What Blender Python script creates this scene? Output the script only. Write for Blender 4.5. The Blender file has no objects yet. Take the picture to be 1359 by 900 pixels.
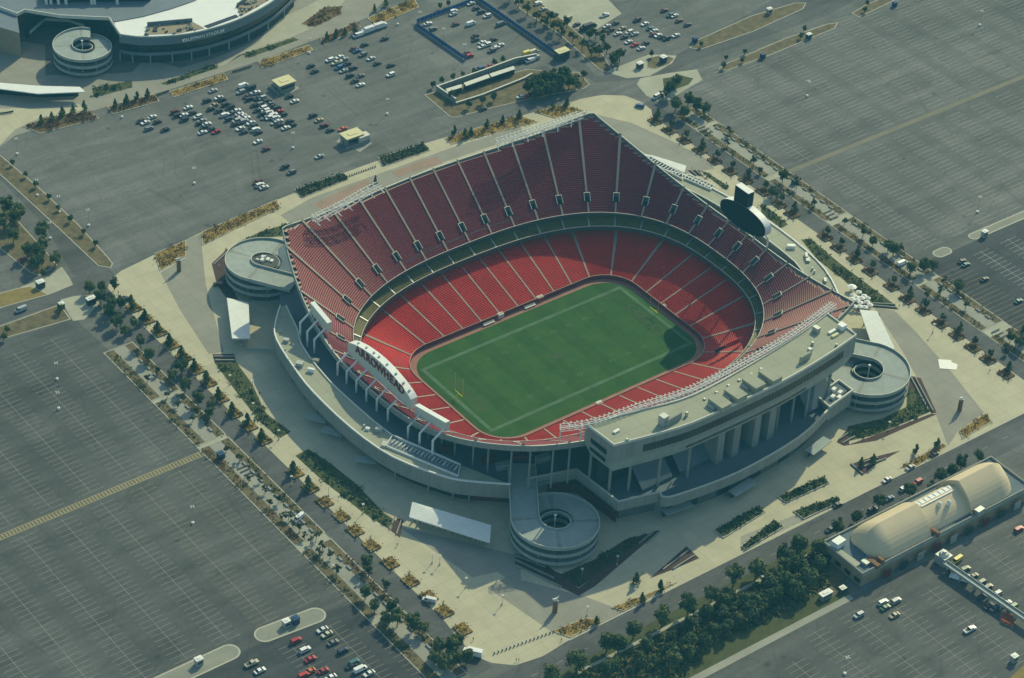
import bpy, bmesh, math, random
from mathutils import Vector, Matrix
from mathutils.geometry import tessellate_polygon
random.seed(7)
SC = bpy.context.scene
COL = SC.collection
rad = math.radians

# ------------------------------------------------------------------ camera, light, exposure
YAW, PIT, ROL, FPX = 0.6836659575, 0.6481400761, 0.0606290963, 3420.553816
CAM = Vector((-590.241931, -691.253395, 683.680463))
PW, PH = 1359.0, 900.0
fwd = Vector((math.cos(PIT)*math.sin(YAW), math.cos(PIT)*math.cos(YAW), -math.sin(PIT)))
rt = Vector((math.cos(YAW), -math.sin(YAW), 0)); upv = rt.cross(fwd)
right = rt*math.cos(ROL)+upv*math.sin(ROL); up = -rt*math.sin(ROL)+upv*math.cos(ROL)
cd = bpy.data.cameras.new('camera'); cam = bpy.data.objects.new('camera', cd); COL.objects.link(cam)
M = Matrix((right, up, -fwd)).transposed().to_4x4(); M.translation = CAM
cam.matrix_world = M
cd.sensor_width = 36; cd.lens = FPX/PW*36; cd.clip_start = 1; cd.clip_end = 20000
SC.camera = cam
SUN_AZ, SUN_EL = 25.5, 37.5          # direction towards the sun, from +X counterclockwise
w = bpy.data.worlds.new('World'); SC.world = w; w.use_nodes = True
nt = w.node_tree; bg = nt.nodes['Background']
sky = nt.nodes.new('ShaderNodeTexSky'); sky.sky_type = 'NISHITA'; sky.sun_disc = False
sky.sun_elevation = rad(SUN_EL); sky.sun_rotation = rad(90-SUN_AZ)
tint = nt.nodes.new('ShaderNodeMix'); tint.data_type = 'RGBA'; tint.blend_type = 'MULTIPLY'
tint.inputs['Factor'].default_value = 1; tint.inputs[7].default_value = (0.95, 0.92, 0.78, 1)
nt.links.new(sky.outputs[0], tint.inputs[6]); nt.links.new(tint.outputs[2], bg.inputs[0])
bg.inputs[1].default_value = 0.15
sl = bpy.data.lights.new('sun', 'SUN'); sl.energy = 3.6; sl.angle = rad(0.6); sl.color = (1.0, 0.94, 0.58)
so = bpy.data.objects.new('sun', sl); COL.objects.link(so)
sd = Vector((math.cos(rad(SUN_EL))*math.cos(rad(SUN_AZ)), math.cos(rad(SUN_EL))*math.sin(rad(SUN_AZ)), math.sin(rad(SUN_EL))))
so.rotation_euler = sd.to_track_quat('Z', 'Y').to_euler(); so.location = (0, 0, 900)
SC.view_settings.view_transform = 'Standard'; SC.view_settings.look = 'None'
SC.view_settings.gamma = 1; SC.view_settings.exposure = 0.09
SC.cycles.max_bounces = 5; SC.cycles.diffuse_bounces = 3; SC.cycles.volume_bounces = 0
HAZE = True
HAZE_DENSITY = 0.00009
HAZE_COLOR = (0.14, 0.66, 1.0, 1)

# ------------------------------------------------------------------ helpers
def U(px, py, z=0.0):
    """photo pixel -> world point at height z"""
    d = fwd*FPX + right*(px-PW/2) - up*(py-PH/2)
    return CAM + d*((z-CAM.z)/d.z)
def Uxy(px, py, z=0.0):
    p = U(px, py, z); return (p.x, p.y)
def scr(p):
    d = Vector(p)-CAM; c = d.dot(fwd)
    return (PW/2+FPX*d.dot(right)/c, PH/2-FPX*d.dot(up)/c)

def setp(o, label=None, cat=None, group=None, kind=None):
    if label: o['label'] = label
    if cat: o['category'] = cat
    if group: o['group'] = group
    if kind: o['kind'] = kind
    return o
def empty(name, loc, rz=0.0):
    o = bpy.data.objects.new(name, None); COL.objects.link(o)
    o.location = loc; o.rotation_euler = (0, 0, rz); o.empty_display_size = 1
    return o

class MB:
    def __init__(s): s.v = []; s.f = []; s.m = []; s.mats = []
    def mi(s, mat):
        if mat not in s.mats: s.mats.append(mat)
        return s.mats.index(mat)
    def face(s, pts, mat):
        n = len(s.v); s.v += [tuple(p) for p in pts]; s.f.append(tuple(range(n, n+len(pts)))); s.m.append(s.mi(mat))
    def box(s, c, d, mat, rz=0.0, skip=''):
        cx, cy, cz = c; hx, hy, hz = d[0]/2, d[1]/2, d[2]/2
        cs, sn = math.cos(rz), math.sin(rz); n = len(s.v)
        for sx in (-1, 1):
            for sy in (-1, 1):
                for sz in (-1, 1):
                    x, y = sx*hx, sy*hy
                    s.v.append((cx+x*cs-y*sn, cy+x*sn+y*cs, cz+sz*hz))
        k = s.mi(mat)
        for q in ((0,1,3,2), (4,6,7,5), (0,4,5,1), (2,3,7,6), (1,5,7,3), (0,2,6,4)):
            s.f.append(tuple(n+i for i in q)); s.m.append(k)
    def poly(s, pts, z, mat):
        """flat polygon (concave ok), normal up"""
        P = [Vector((p[0], p[1], 0)) for p in pts]
        n = len(s.v); zz = z if callable(z) else (lambda p: z)
        s.v += [(p.x, p.y, zz(p)) for p in P]; k = s.mi(mat)
        for t in tessellate_polygon([P]):
            a, b, c = [P[i] for i in t]
            if (b-a).cross(c-a).z < 0: t = (t[0], t[2], t[1])
            s.f.append(tuple(n+i for i in t)); s.m.append(k)
    def prism(s, pts, z0, z1, mat, side=None):
        s.poly(pts, z1, mat); side = side or mat
        area = sum(pts[i][0]*pts[(i+1)%len(pts)][1]-pts[(i+1)%len(pts)][0]*pts[i][1] for i in range(len(pts)))
        if area < 0: pts = pts[::-1]
        for i in range(len(pts)):
            a, b = pts[i], pts[(i+1)%len(pts)]
            s.face([(a[0],a[1],z0), (b[0],b[1],z0), (b[0],b[1],z1), (a[0],a[1],z1)], side)
    def wall(s, line, z0, z1, mat, closed=False, thick=0.0):
        """upright wall along a polyline, optionally with thickness"""
        n = len(line); rng = n if closed else n-1
        if thick:
            L = offset_line(line, thick/2, closed); R = offset_line(line, -thick/2, closed)
            for i in range(rng):
                j = (i+1) % n
                s.face([(*L[i],z0), (*L[j],z0), (*L[j],z1), (*L[i],z1)], mat)
                s.face([(*R[j],z0), (*R[i],z0), (*R[i],z1), (*R[j],z1)], mat)
                s.face([(*L[i],z1), (*L[j],z1), (*R[j],z1), (*R[i],z1)], mat)
            if not closed:
                for i in (0, n-1): s.face([(*L[i],z0), (*R[i],z0), (*R[i],z1), (*L[i],z1)], mat)
        else:
            for i in range(rng):
                j = (i+1) % n; a, b = line[i], line[j]
                s.face([(a[0],a[1],z0), (b[0],b[1],z0), (b[0],b[1],z1), (a[0],a[1],z1)], mat)
    def cyl(s, c, r, z0, z1, mat, n=10, r1=None, cap=True):
        r1 = r if r1 is None else r1; k = s.mi(mat); b = len(s.v)
        for i in range(n):
            a = 2*math.pi*i/n; s.v.append((c[0]+r*math.cos(a), c[1]+r*math.sin(a), z0)); s.v.append((c[0]+r1*math.cos(a), c[1]+r1*math.sin(a), z1))
        for i in range(n):
            j = (i+1) % n; s.f.append((b+2*i, b+2*j, b+2*j+1, b+2*i+1)); s.m.append(k)
        if cap: s.f.append(tuple(b+2*i+1 for i in range(n))); s.m.append(k)
    def tube(s, a, b, r, mat, n=6, r1=None):
        a, b = Vector(a), Vector(b); r1 = r if r1 is None else r1
        d = (b-a).normalized(); u = d.orthogonal().normalized(); v = d.cross(u); k = s.mi(mat); m = len(s.v)
        for i in range(n):
            t = 2*math.pi*i/n; e = u*math.cos(t)+v*math.sin(t); s.v.append(tuple(a+e*r)); s.v.append(tuple(b+e*r1))
        for i in range(n):
            j = (i+1) % n; s.f.append((m+2*i, m+2*j, m+2*j+1, m+2*i+1)); s.m.append(k)
        s.f.append(tuple(m+2*i+1 for i in range(n))); s.m.append(k)
        s.f.append(tuple(m+2*i for i in reversed(range(n)))); s.m.append(k)
    def build(s, name, parent=None, smooth=False):
        me = bpy.data.meshes.new(name); me.from_pydata(s.v, [], s.f)
        for m in s.mats: me.materials.append(m)
        me.polygons.foreach_set('material_index', s.m)
        if smooth: me.polygons.foreach_set('use_smooth', [True]*len(s.f))
        me.update()
        o = bpy.data.objects.new(name, me); COL.objects.link(o)
        if parent: o.parent = parent
        return o

def offset_line(line, d, closed=False):
    n = len(line); out = []
    for i in range(n):
        p = Vector(line[i][:2])
        a = Vector(line[(i-1) % n][:2]) if (closed or i > 0) else p
        b = Vector(line[(i+1) % n][:2]) if (closed or i < n-1) else p
        t1 = (p-a); t2 = (b-p)
        t1 = t1.normalized() if t1.length > 1e-6 else t2.normalized()
        t2 = t2.normalized() if t2.length > 1e-6 else t1
        t = (t1+t2); t = t.normalized() if t.length > 1e-6 else t1
        nrm = Vector((t.y, -t.x)); k = d/max(0.4, nrm.dot(Vector((t1.y, -t1.x))))
        out.append((p.x+nrm.x*k, p.y+nrm.y*k))
    return out
def smooth_line(pts, n=4):
    out = []; P = [Vector(p[:2]) for p in pts]; m = len(P)
    for i in range(m-1):
        p0 = P[max(0, i-1)]; p1 = P[i]; p2 = P[i+1]; p3 = P[min(m-1, i+2)]
        for k in range(n):
            t = k/n
            q = 0.5*((2*p1)+(p2-p0)*t+(2*p0-5*p1+4*p2-p3)*t*t+(3*p1-p0-3*p2+p3)*t**3)
            out.append((q.x, q.y))
    out.append(tuple(P[-1])); return out

# ------------------------------------------------------------------ materials
def mat(name, c, rough=0.85, var=0.0, scale=0.3, c2=None, bump=0.0, metal=0.0, spec=0.3, streak=None, fine=0.0):
    m = bpy.data.materials.new(name); m.use_nodes = True; t = m.node_tree; b = t.nodes['Principled BSDF']
    b.inputs['Roughness'].default_value = rough; b.inputs['Metallic'].default_value = metal
    b.inputs['Specular IOR Level'].default_value = spec
    b.inputs['Base Color'].default_value = (*c, 1)
    if var or c2:
        tc = t.nodes.new('ShaderNodeTexCoord'); mp = t.nodes.new('ShaderNodeMapping')
        t.links.new(tc.outputs['Object'], mp.inputs[0])
        if streak: mp.inputs['Scale'].default_value = streak
        n1 = t.nodes.new('ShaderNodeTexNoise'); n1.inputs['Scale'].default_value = scale; n1.inputs['Detail'].default_value = 6; n1.inputs['Roughness'].default_value = 0.65
        t.links.new(mp.outputs[0], n1.inputs['Vector'])
        rp = t.nodes.new('ShaderNodeValToRGB'); cc = c2 or tuple(min(1, x*(1+var)) for x in c)
        lo = tuple(x*(1-var) for x in c) if not c2 else c
        rp.color_ramp.elements[0].position = 0.3; rp.color_ramp.elements[1].position = 0.7
        rp.color_ramp.elements[0].color = (*lo, 1); rp.color_ramp.elements[1].color = (*cc, 1)
        t.links.new(n1.outputs[0], rp.inputs[0]); last = rp.outputs[0]
        if fine:
            n2 = t.nodes.new('ShaderNodeTexNoise'); n2.inputs['Scale'].default_value = 1.6; n2.inputs['Detail'].default_value = 4
            t.links.new(tc.outputs['Object'], n2.inputs['Vector'])
            mr = t.nodes.new('ShaderNodeMapRange'); mr.inputs[3].default_value = 1-fine; mr.inputs[4].default_value = 1+fine
            t.links.new(n2.outputs[0], mr.inputs[0])
            mx = t.nodes.new('ShaderNodeVectorMath'); mx.operation = 'SCALE'
            t.links.new(last, mx.inputs[0]); t.links.new(mr.outputs[0], mx.inputs['Scale']); last = mx.outputs[0]
        t.links.new(last, b.inputs['Base Color'])
    return m

def asphalt(name, c, var=0.16):
    """lot surface: broad patches, streaks along the rows, sealed cracks and oil spots"""
    m = bpy.data.materials.new(name); m.use_nodes = True; t = m.node_tree; b = t.nodes['Principled BSDF']
    b.inputs['Roughness'].default_value = 0.9; b.inputs['Specular IOR Level'].default_value = 0.2
    tc = t.nodes.new('ShaderNodeTexCoord')
    def noise(scale, sx, sy, det=5, ro=0.6):
        mp = t.nodes.new('ShaderNodeMapping'); mp.inputs['Scale'].default_value = (sx, sy, 1)
        n = t.nodes.new('ShaderNodeTexNoise'); n.inputs['Scale'].default_value = scale; n.inputs['Detail'].default_value = det; n.inputs['Roughness'].default_value = ro
        t.links.new(tc.outputs['Object'], mp.inputs[0]); t.links.new(mp.outputs[0], n.inputs['Vector']); return n.outputs[0]
    def rng(x, a, bb, lo, hi):
        r = t.nodes.new('ShaderNodeMapRange'); r.inputs[1].default_value = a; r.inputs[2].default_value = bb; r.inputs[3].default_value = lo; r.inputs[4].default_value = hi
        t.links.new(x, r.inputs[0]); return r.outputs[0]
    def mul(x, y):
        k = t.nodes.new('ShaderNodeMath'); k.operation = 'MULTIPLY'; t.links.new(x, k.inputs[0]); t.links.new(y, k.inputs[1]); return k.outputs[0]
    a = rng(noise(0.012, 1, 1, 4), 0.3, 0.7, 1-var, 1+var)
    s = rng(noise(0.06, 0.25, 2.4, 6, 0.7), 0.3, 0.72, 1.18, 0.68)
    s2 = rng(noise(0.055, 2.2, 0.18, 5, 0.65), 0.35, 0.7, 1.06, 0.9)
    f = rng(noise(0.5, 1, 1, 5, 0.75), 0.3, 0.7, 0.86, 1.14)
    vo = t.nodes.new('ShaderNodeTexVoronoi'); vo.inputs['Scale'].default_value = 0.05; vo.inputs['Randomness'].default_value = 1
    t.links.new(tc.outputs['Object'], vo.inputs['Vector'])
    sp = rng(vo.outputs['Distance'], 0.03, 0.085, 0.62, 1.0)
    ve = t.nodes.new('ShaderNodeTexVoronoi'); ve.feature = 'DISTANCE_TO_EDGE'; ve.inputs['Scale'].default_value = 0.035; t.links.new(tc.outputs['Object'], ve.inputs['Vector'])
    ce = rng(ve.outputs['Distance'], 0.0, 0.012, 0.80, 1.0)
    bp = rng(noise(0.03, 1, 1.6, 2, 0.3), 0.60, 0.63, 1.0, 0.86); bq = rng(noise(0.021, 1.5, 1, 2, 0.3), 0.62, 0.66, 1.0, 1.13)
    k = mul(mul(mul(mul(a, s), mul(s2, f)), sp), mul(ce, mul(bp, bq)))
    v = t.nodes.new('ShaderNodeVectorMath'); v.operation = 'SCALE'; v.inputs[0].default_value = c
    t.links.new(k, v.inputs['Scale']); t.links.new(v.outputs[0], b.inputs['Base Color'])
    return m

def concrete(name, c, slab=6.0, var=0.11):
    """paving with faint slab joints"""
    m = mat(name, c, 0.88, var=var, scale=0.07, fine=0.09); t = m.node_tree; b = t.nodes['Principled BSDF']
    lk = b.inputs['Base Color'].links[0]; src = lk.from_socket
    tc = t.nodes.new('ShaderNodeTexCoord'); br = t.nodes.new('ShaderNodeTexBrick')
    br.offset = 0; br.inputs['Scale'].default_value = 1/slab; br.inputs['Mortar Size'].default_value = 0.012
    br.inputs['Brick Width'].default_value = 1; br.inputs['Row Height'].default_value = 1
    br.inputs['Color1'].default_value = (1, 1, 1, 1); br.inputs['Color2'].default_value = (.93, .95, .95, 1); br.inputs['Mortar'].default_value = (.74, .75, .75, 1)
    t.links.new(tc.outputs['Object'], br.inputs['Vector'])
    mx = t.nodes.new('ShaderNodeMix'); mx.data_type = 'RGBA'; mx.blend_type = 'MULTIPLY'; mx.inputs['Factor'].default_value = 1
    t.links.new(src, mx.inputs[6]); t.links.new(br.outputs[0], mx.inputs[7]); t.links.new(mx.outputs[2], b.inputs['Base Color'])
    return m

def turf(name):
    """mown field: faint alternating 10-yard bands and worn patches"""
    m = bpy.data.materials.new(name); m.use_nodes = True; t = m.node_tree; b = t.nodes['Principled BSDF']
    b.inputs['Roughness'].default_value = 0.95; b.inputs['Specular IOR Level'].default_value = 0.1
    tc = t.nodes.new('ShaderNodeTexCoord'); sx = t.nodes.new('ShaderNodeSeparateXYZ'); t.links.new(tc.outputs['Object'], sx.inputs[0])
    d = t.nodes.new('ShaderNodeMath'); d.operation = 'MULTIPLY'; d.inputs[1].default_value = math.pi/9.144; t.links.new(sx.outputs[0], d.inputs[0])
    s = t.nodes.new('ShaderNodeMath'); s.operation = 'SINE'; t.links.new(d.outputs[0], s.inputs[0])
    r = t.nodes.new('ShaderNodeMapRange'); r.inputs[1].default_value = -0.15; r.inputs[2].default_value = 0.15; r.inputs[3].default_value = 0.94; r.inputs[4].default_value = 1.06
    t.links.new(s.outputs[0], r.inputs[0])
    n = t.nodes.new('ShaderNodeTexNoise'); n.inputs['Scale'].default_value = 0.15; n.inputs['Detail'].default_value = 6; t.links.new(tc.outputs['Object'], n.inputs['Vector'])
    rp = t.nodes.new('ShaderNodeValToRGB'); rp.color_ramp.elements[0].position = 0.3; rp.color_ramp.elements[1].position = 0.75
    rp.color_ramp.elements[0].color = (0.034, 0.096, 0.021, 1); rp.color_ramp.elements[1].color = (0.056, 0.118, 0.026, 1)
    t.links.new(n.outputs[0], rp.inputs[0])
    v = t.nodes.new('ShaderNodeVectorMath'); v.operation = 'SCALE'; t.links.new(rp.outputs[0], v.inputs[0]); t.links.new(r.outputs[0], v.inputs['Scale'])
    t.links.new(v.outputs[0], b.inputs['Base Color']); return m

def objcol(name, rough=0.35, metal=0.0, coat=0.3):
    m = bpy.data.materials.new(name); m.use_nodes = True; t = m.node_tree; b = t.nodes['Principled BSDF']
    oi = t.nodes.new('ShaderNodeObjectInfo'); t.links.new(oi.outputs['Color'], b.inputs['Base Color'])
    b.inputs['Roughness'].default_value = rough; b.inputs['Metallic'].default_value = metal; b.inputs['Coat Weight'].default_value = coat
    return m

def leafmat(name, c1, c2):
    m = bpy.data.materials.new(name); m.use_nodes = True; t = m.node_tree; b = t.nodes['Principled BSDF']
    g = t.nodes.new('ShaderNodeNewGeometry'); oi = t.nodes.new('ShaderNodeObjectInfo')
    a = t.nodes.new('ShaderNodeMath'); a.operation = 'ADD'; t.links.new(g.outputs['Random Per Island'], a.inputs[0]); t.links.new(oi.outputs['Random'], a.inputs[1])
    h = t.nodes.new('ShaderNodeMath'); h.operation = 'MULTIPLY'; h.inputs[1].default_value = 0.5; t.links.new(a.outputs[0], h.inputs[0])
    rp = t.nodes.new('ShaderNodeValToRGB'); rp.color_ramp.elements[0].position = 0.1; rp.color_ramp.elements[1].position = 0.9
    rp.color_ramp.elements[0].color = (*c1, 1); rp.color_ramp.elements[1].color = (*c2, 1)
    t.links.new(h.outputs[0], rp.inputs[0]); t.links.new(rp.outputs[0], b.inputs['Base Color'])
    b.inputs['Roughness'].default_value = 0.8; b.inputs['Specular IOR Level'].default_value = 0.15
    return m

A_LEFT = asphalt('asphalt_left_lot', (0.099, 0.105, 0.102), .22)
A_MID = asphalt('asphalt_old_lot', (0.152, 0.158, 0.150), 0.14)
A_RIGHT = asphalt('asphalt_right_lot', (0.146, 0.150, 0.142), 0.2)
A_NEW = asphalt('asphalt_new_lot', (0.070, 0.076, 0.080), 0.12)
A_LOW = asphalt('asphalt_lower_lot', (0.116, 0.121, 0.115), 0.18)
A_ROAD = asphalt('asphalt_road', (0.112, 0.117, 0.117), 0.1)
C_PLAZA = concrete('plaza_concrete', (0.50, 0.47, 0.335))
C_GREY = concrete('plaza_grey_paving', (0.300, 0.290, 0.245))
C_PINK = concrete('plaza_brick_paving', (0.335, 0.235, 0.175), 3)
C_WALK = concrete('walkway_concrete', (0.33, 0.33, 0.28), 2.5)
C_PAD = concrete('pad_concrete', (0.41, 0.41, 0.32), 4)
C_KERB = mat('kerb_concrete', (0.45, 0.44, 0.36), 0.85, var=0.08, scale=0.5)
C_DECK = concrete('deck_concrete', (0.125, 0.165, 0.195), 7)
C_WALL = mat('wall_concrete', (0.27, 0.285, 0.26), 0.8, var=0.16, scale=0.5, streak=(1, 1, .12), fine=0.06)
C_ROOF = concrete('roof_membrane', (0.36, 0.37, 0.28), 9, 0.09)
C_RAMP = mat('ramp_concrete', (0.32, 0.37, 0.35), 0.8, var=0.13, scale=0.3, streak=(1, 1, .2), fine=0.08)
C_TRIM = mat('pale_trim', (0.62, 0.63, 0.55), 0.6, var=0.04, scale=0.3)
WHITE = mat('white_paint', (0.78, 0.80, 0.76), 0.5, var=0.04, scale=0.3)
CANP = concrete('canopy_panels', (0.76, 0.79, 0.75), 3.0, 0.05)
WMETAL = mat('white_metal_roof', (0.80, 0.83, 0.80), 0.45, var=0.03, scale=0.2)
STEEL = mat('grey_steel', (0.40, 0.43, 0.42), 0.5, var=0.05, scale=0.8, metal=0.3)
DARK = mat('dark_glass', (0.012, 0.022, 0.028), 0.25, var=0.3, scale=0.6, spec=0.6)
SHADE = mat('shade_or_dark_part', (0.035, 0.045, 0.050), 0.9, var=0.2, scale=0.4)  # near-black for dark parts; also puts shade into undersides and recesses
VOMF = mat('vomitory_floor', (0.12, 0.15, 0.15), 0.9, var=0.2, scale=0.6)
WALLR = mat('field_wall_maroon', (0.22, 0.02, 0.045), 0.7, var=0.2, scale=0.4)
BOARD = mat('board_black', (0.008, 0.014, 0.018), 0.7, var=0.2, scale=0.3)
C_ISL = concrete('island_concrete', (0.27, 0.275, 0.225), 3)
LINE_N = mat('fresh_white_line', (0.46, 0.47, 0.44), 0.9, var=0.1, scale=0.2)
PODW = mat('shaded_podium_wall', (0.13, 0.145, 0.14), 0.8, var=0.15, scale=0.4)  # wall concrete darkened: shade under the parapet is put into the colour
LINE_B = mat('very_faint_line', (0.185, 0.195, 0.188), 0.9, var=0.1, scale=0.2)
SHADE2 = mat('dark_mullion', (0.07, 0.08, 0.08), 0.7, var=0.1, scale=0.5)
REDB = mat('bright_red_cloth', (0.75, 0.04, 0.06), 0.7, var=0.05, scale=0.5)
REDL = mat('dark_red_letter', (0.22, 0.016, 0.020), 0.6, var=0.1, scale=0.5)
MAROON = mat('maroon_panel', (0.13, 0.018, 0.022), 0.7, var=0.2, scale=0.4)
REDP = mat('red_panel', (0.50, 0.03, 0.035), 0.6, var=0.1, scale=0.4)
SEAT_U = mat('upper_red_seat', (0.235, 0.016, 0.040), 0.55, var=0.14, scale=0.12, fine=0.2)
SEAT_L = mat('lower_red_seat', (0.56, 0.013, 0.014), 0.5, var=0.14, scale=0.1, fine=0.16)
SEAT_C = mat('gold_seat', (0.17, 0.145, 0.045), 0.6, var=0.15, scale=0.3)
TREAD = mat('seating_step_concrete', (0.46, 0.33, 0.27), 0.9, var=0.1, scale=0.25)
TREAD_L = mat('lower_step_concrete', (0.40, 0.20, 0.16), 0.9, var=0.1, scale=0.25)
TREAD_C = mat('club_step_concrete', (0.40, 0.40, 0.34), 0.9, var=0.1, scale=0.25)
AISLE = mat('aisle_concrete', (0.37, 0.31, 0.25), 0.9, var=0.1, scale=0.3)
TURF = turf('field_turf')
TURF_LINE = mat('field_paint', (0.080, 0.155, 0.078), 0.9, var=0.25, scale=0.2)
TURF_RED = mat('faded_red_field_paint', (0.052, 0.088, 0.030), 0.9, var=0.15, scale=0.3)
SIDELINE = mat('red_sideline_track', (0.33, 0.16, 0.12), 0.9, var=0.12, scale=0.2)
LINE_W = mat('worn_white_line', (0.29, 0.30, 0.275), 0.9, var=0.25, scale=0.2)
LINE_W2 = mat('faint_white_line', (0.33, 0.34, 0.32), 0.9, var=0.25, scale=0.15)
LINE_Y = mat('worn_yellow_line', (0.30, 0.26, 0.15), 0.9, var=0.25, scale=0.2)
BAND_Y = mat('yellow_walk_band', (0.30, 0.26, 0.14), 0.9, var=0.15, scale=0.3)
BAND_C = mat('old_yellow_walk_band', (0.20, 0.190, 0.135), 0.9, var=0.12, scale=0.1)
DRYG = mat('dry_grass', (0.080, 0.072, 0.040), 0.95, scale=0.25, c2=(0.200, 0.165, 0.090), fine=0.3)
GREENG = mat('green_grass', (0.050, 0.066, 0.024), 0.95, scale=0.25, c2=(0.095, 0.105, 0.040), fine=0.3)
AMBG = mat('amber_grass', (0.20, 0.13, 0.035), 0.95, scale=0.5, c2=(0.38, 0.27, 0.08), fine=0.3)
RUSG = mat('russet_grass', (0.085, 0.070, 0.032), 0.95, scale=0.5, c2=(0.20, 0.13, 0.06), fine=0.3)
MULCH = mat('planting_mulch', (0.065, 0.050, 0.035), 0.95, var=0.3, scale=0.5)
TERR = mat('brown_terrace', (0.085, 0.050, 0.045), 0.95, var=0.2, scale=0.4)
YFLOOR = mat('yellow_grass_patch', (0.24, 0.19, 0.065), 0.95, var=0.2, scale=0.2)
BARK = mat('bark', (0.09, 0.07, 0.05), 0.9, var=0.3, scale=2)
LEAF_D = leafmat('leaf_dark', (0.034, 0.064, 0.026), (0.105, 0.140, 0.052))
LEAF_M = leafmat('leaf_mid', (0.046, 0.080, 0.030), (0.145, 0.170, 0.065))
LEAF_O = leafmat('leaf_olive', (0.055, 0.070, 0.028), (0.145, 0.150, 0.060))
LEAF_A = leafmat('leaf_amber', (0.16, 0.11, 0.03), (0.42, 0.30, 0.09))
LEAF_R = leafmat('leaf_russet', (0.13, 0.06, 0.03), (0.26, 0.17, 0.07))
TANV = mat('tan_membrane', (0.68, 0.57, 0.38), 0.55, var=0.05, scale=0.15)
TANL = mat('tan_panel', (0.30, 0.25, 0.17), 0.8, var=0.12, scale=0.3)
BLUEF = mat('blue_fence_mesh', (0.03, 0.10, 0.30), 0.6, var=0.15, scale=0.4)
BLUEP = mat('blue_plastic', (0.02, 0.06, 0.16), 0.5)
YELLOW = mat('yellow_paint', (0.75, 0.80, 0.04), 0.5)
YROOF = mat('cream_roof', (0.66, 0.62, 0.36), 0.7, var=0.06, scale=0.4)
SLATE = mat('slate_roof', (0.16, 0.20, 0.24), 0.7, var=0.08, scale=0.1)
RUST = mat('rust_duct', (0.22, 0.12, 0.06), 0.8, var=0.2, scale=1)
ORANGE = mat('orange_barrier', (0.45, 0.13, 0.06), 0.7)
PAINT = objcol('car_paint')
GLASS = mat('car_glass', (0.012, 0.016, 0.020), 0.12, spec=0.6, var=0.05)
TYRE = mat('tyre_rubber', (0.015, 0.015, 0.015), 0.9, var=0.1, scale=3)
CLOTH = objcol('clothing', 0.9, 0, 0)
SKIN = mat('skin', (0.45, 0.28, 0.20), 0.7, var=0.03, scale=3)

# ------------------------------------------------------------------ ground, roads, plaza
def sheet(name, pts, z, m, px=True):
    b = MB(); b.poly([Uxy(*p) for p in pts] if px else pts, z, m)
    return setp(b.build(name), kind='structure')
def rect(name, x0, y0, x1, y1, z, m):
    return sheet(name, [(x0,y0), (x1,y0), (x1,y1), (x0,y1)], z, m, False)
# ground as one sheet to the horizon, with the hole of the sunken bowl left open
def ell(a, b, n, k=96):
    out = []
    for i in range(k):
        t = 2*math.pi*i/k; c, s = math.cos(t), math.sin(t)
        out.append((math.copysign(abs(c)**(2/n), c)*a, math.copysign(abs(s)**(2/n), s)*b))
    return out
g = MB(); hole = ell(98, 75, 2.6); big = [(math.cos(2*math.pi*i/96)*5000, math.sin(2*math.pi*i/96)*5000) for i in range(96)]
for i in range(96):
    j = (i+1) % 96
    g.face([(*hole[i],0), (*big[i],0), (*big[j],0), (*hole[j],0)], A_MID)
setp(g.build('ground'), kind='structure')

sheet('parking_lot', [(-60,475), (0,453), (100,423), (158,478), (280,603), (375,694), (450,768), (535,858), (600,920), (300,990), (-120,960)], .004*3, A_LEFT)
sheet('parking_lot', [(932,115), (1000,85), (1120,28), (1200,-20), (1700,-60), (1700,150), (1359,287), (1262,334), (1205,350), (1127,289), (1040,226), (965,150)], .012, A_RIGHT)
sheet('parking_lot', [(1240,342), (1262,334), (1359,290), (1700,150), (1700,560), (1400,480), (1359,447), (1290,395), (1225,352)], .016, A_NEW)
sheet('parking_lot', [(920,905), (1127,794), (1160,775), (1359,690), (1600,600), (1600,1000), (900,1000)], .012, A_LOW)
sheet('parking_lot', [(205,925), (318,868), (432,812), (470,795), (540,860), (600,930), (230,1000)], .016, A_NEW)
# roads
rect('road', -700, -169.5, 600, -155.0, .012, A_ROAD)
sheet('road', [(-40,448), (-40,428), (0,411), (60,388), (135,350), (150,362), (160,372), (146,384), (140,400), (80,402), (0,431)], .012, A_ROAD)
sheet('road', [(-60,215), (0,238), (60,300), (97,365), (140,372), (150,345), (128,352), (78,300), (0,222)], .008, A_ROAD)
sheet('road', [(690,-20), (640,-10), (745,80), (790,110), (840,106), (885,98), (930,78), (1100,20), (1170,-20), (1060,-20), (920,60), (850,100), (790,100)], .008, A_ROAD)
# service lanes on both sides of the plaza
rect('service_lane', -158.6, -150, -149.3, 135, .008, A_ROAD)
rect('service_lane', 149.5, -150, 158.5, 128, .008, A_ROAD)

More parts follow.
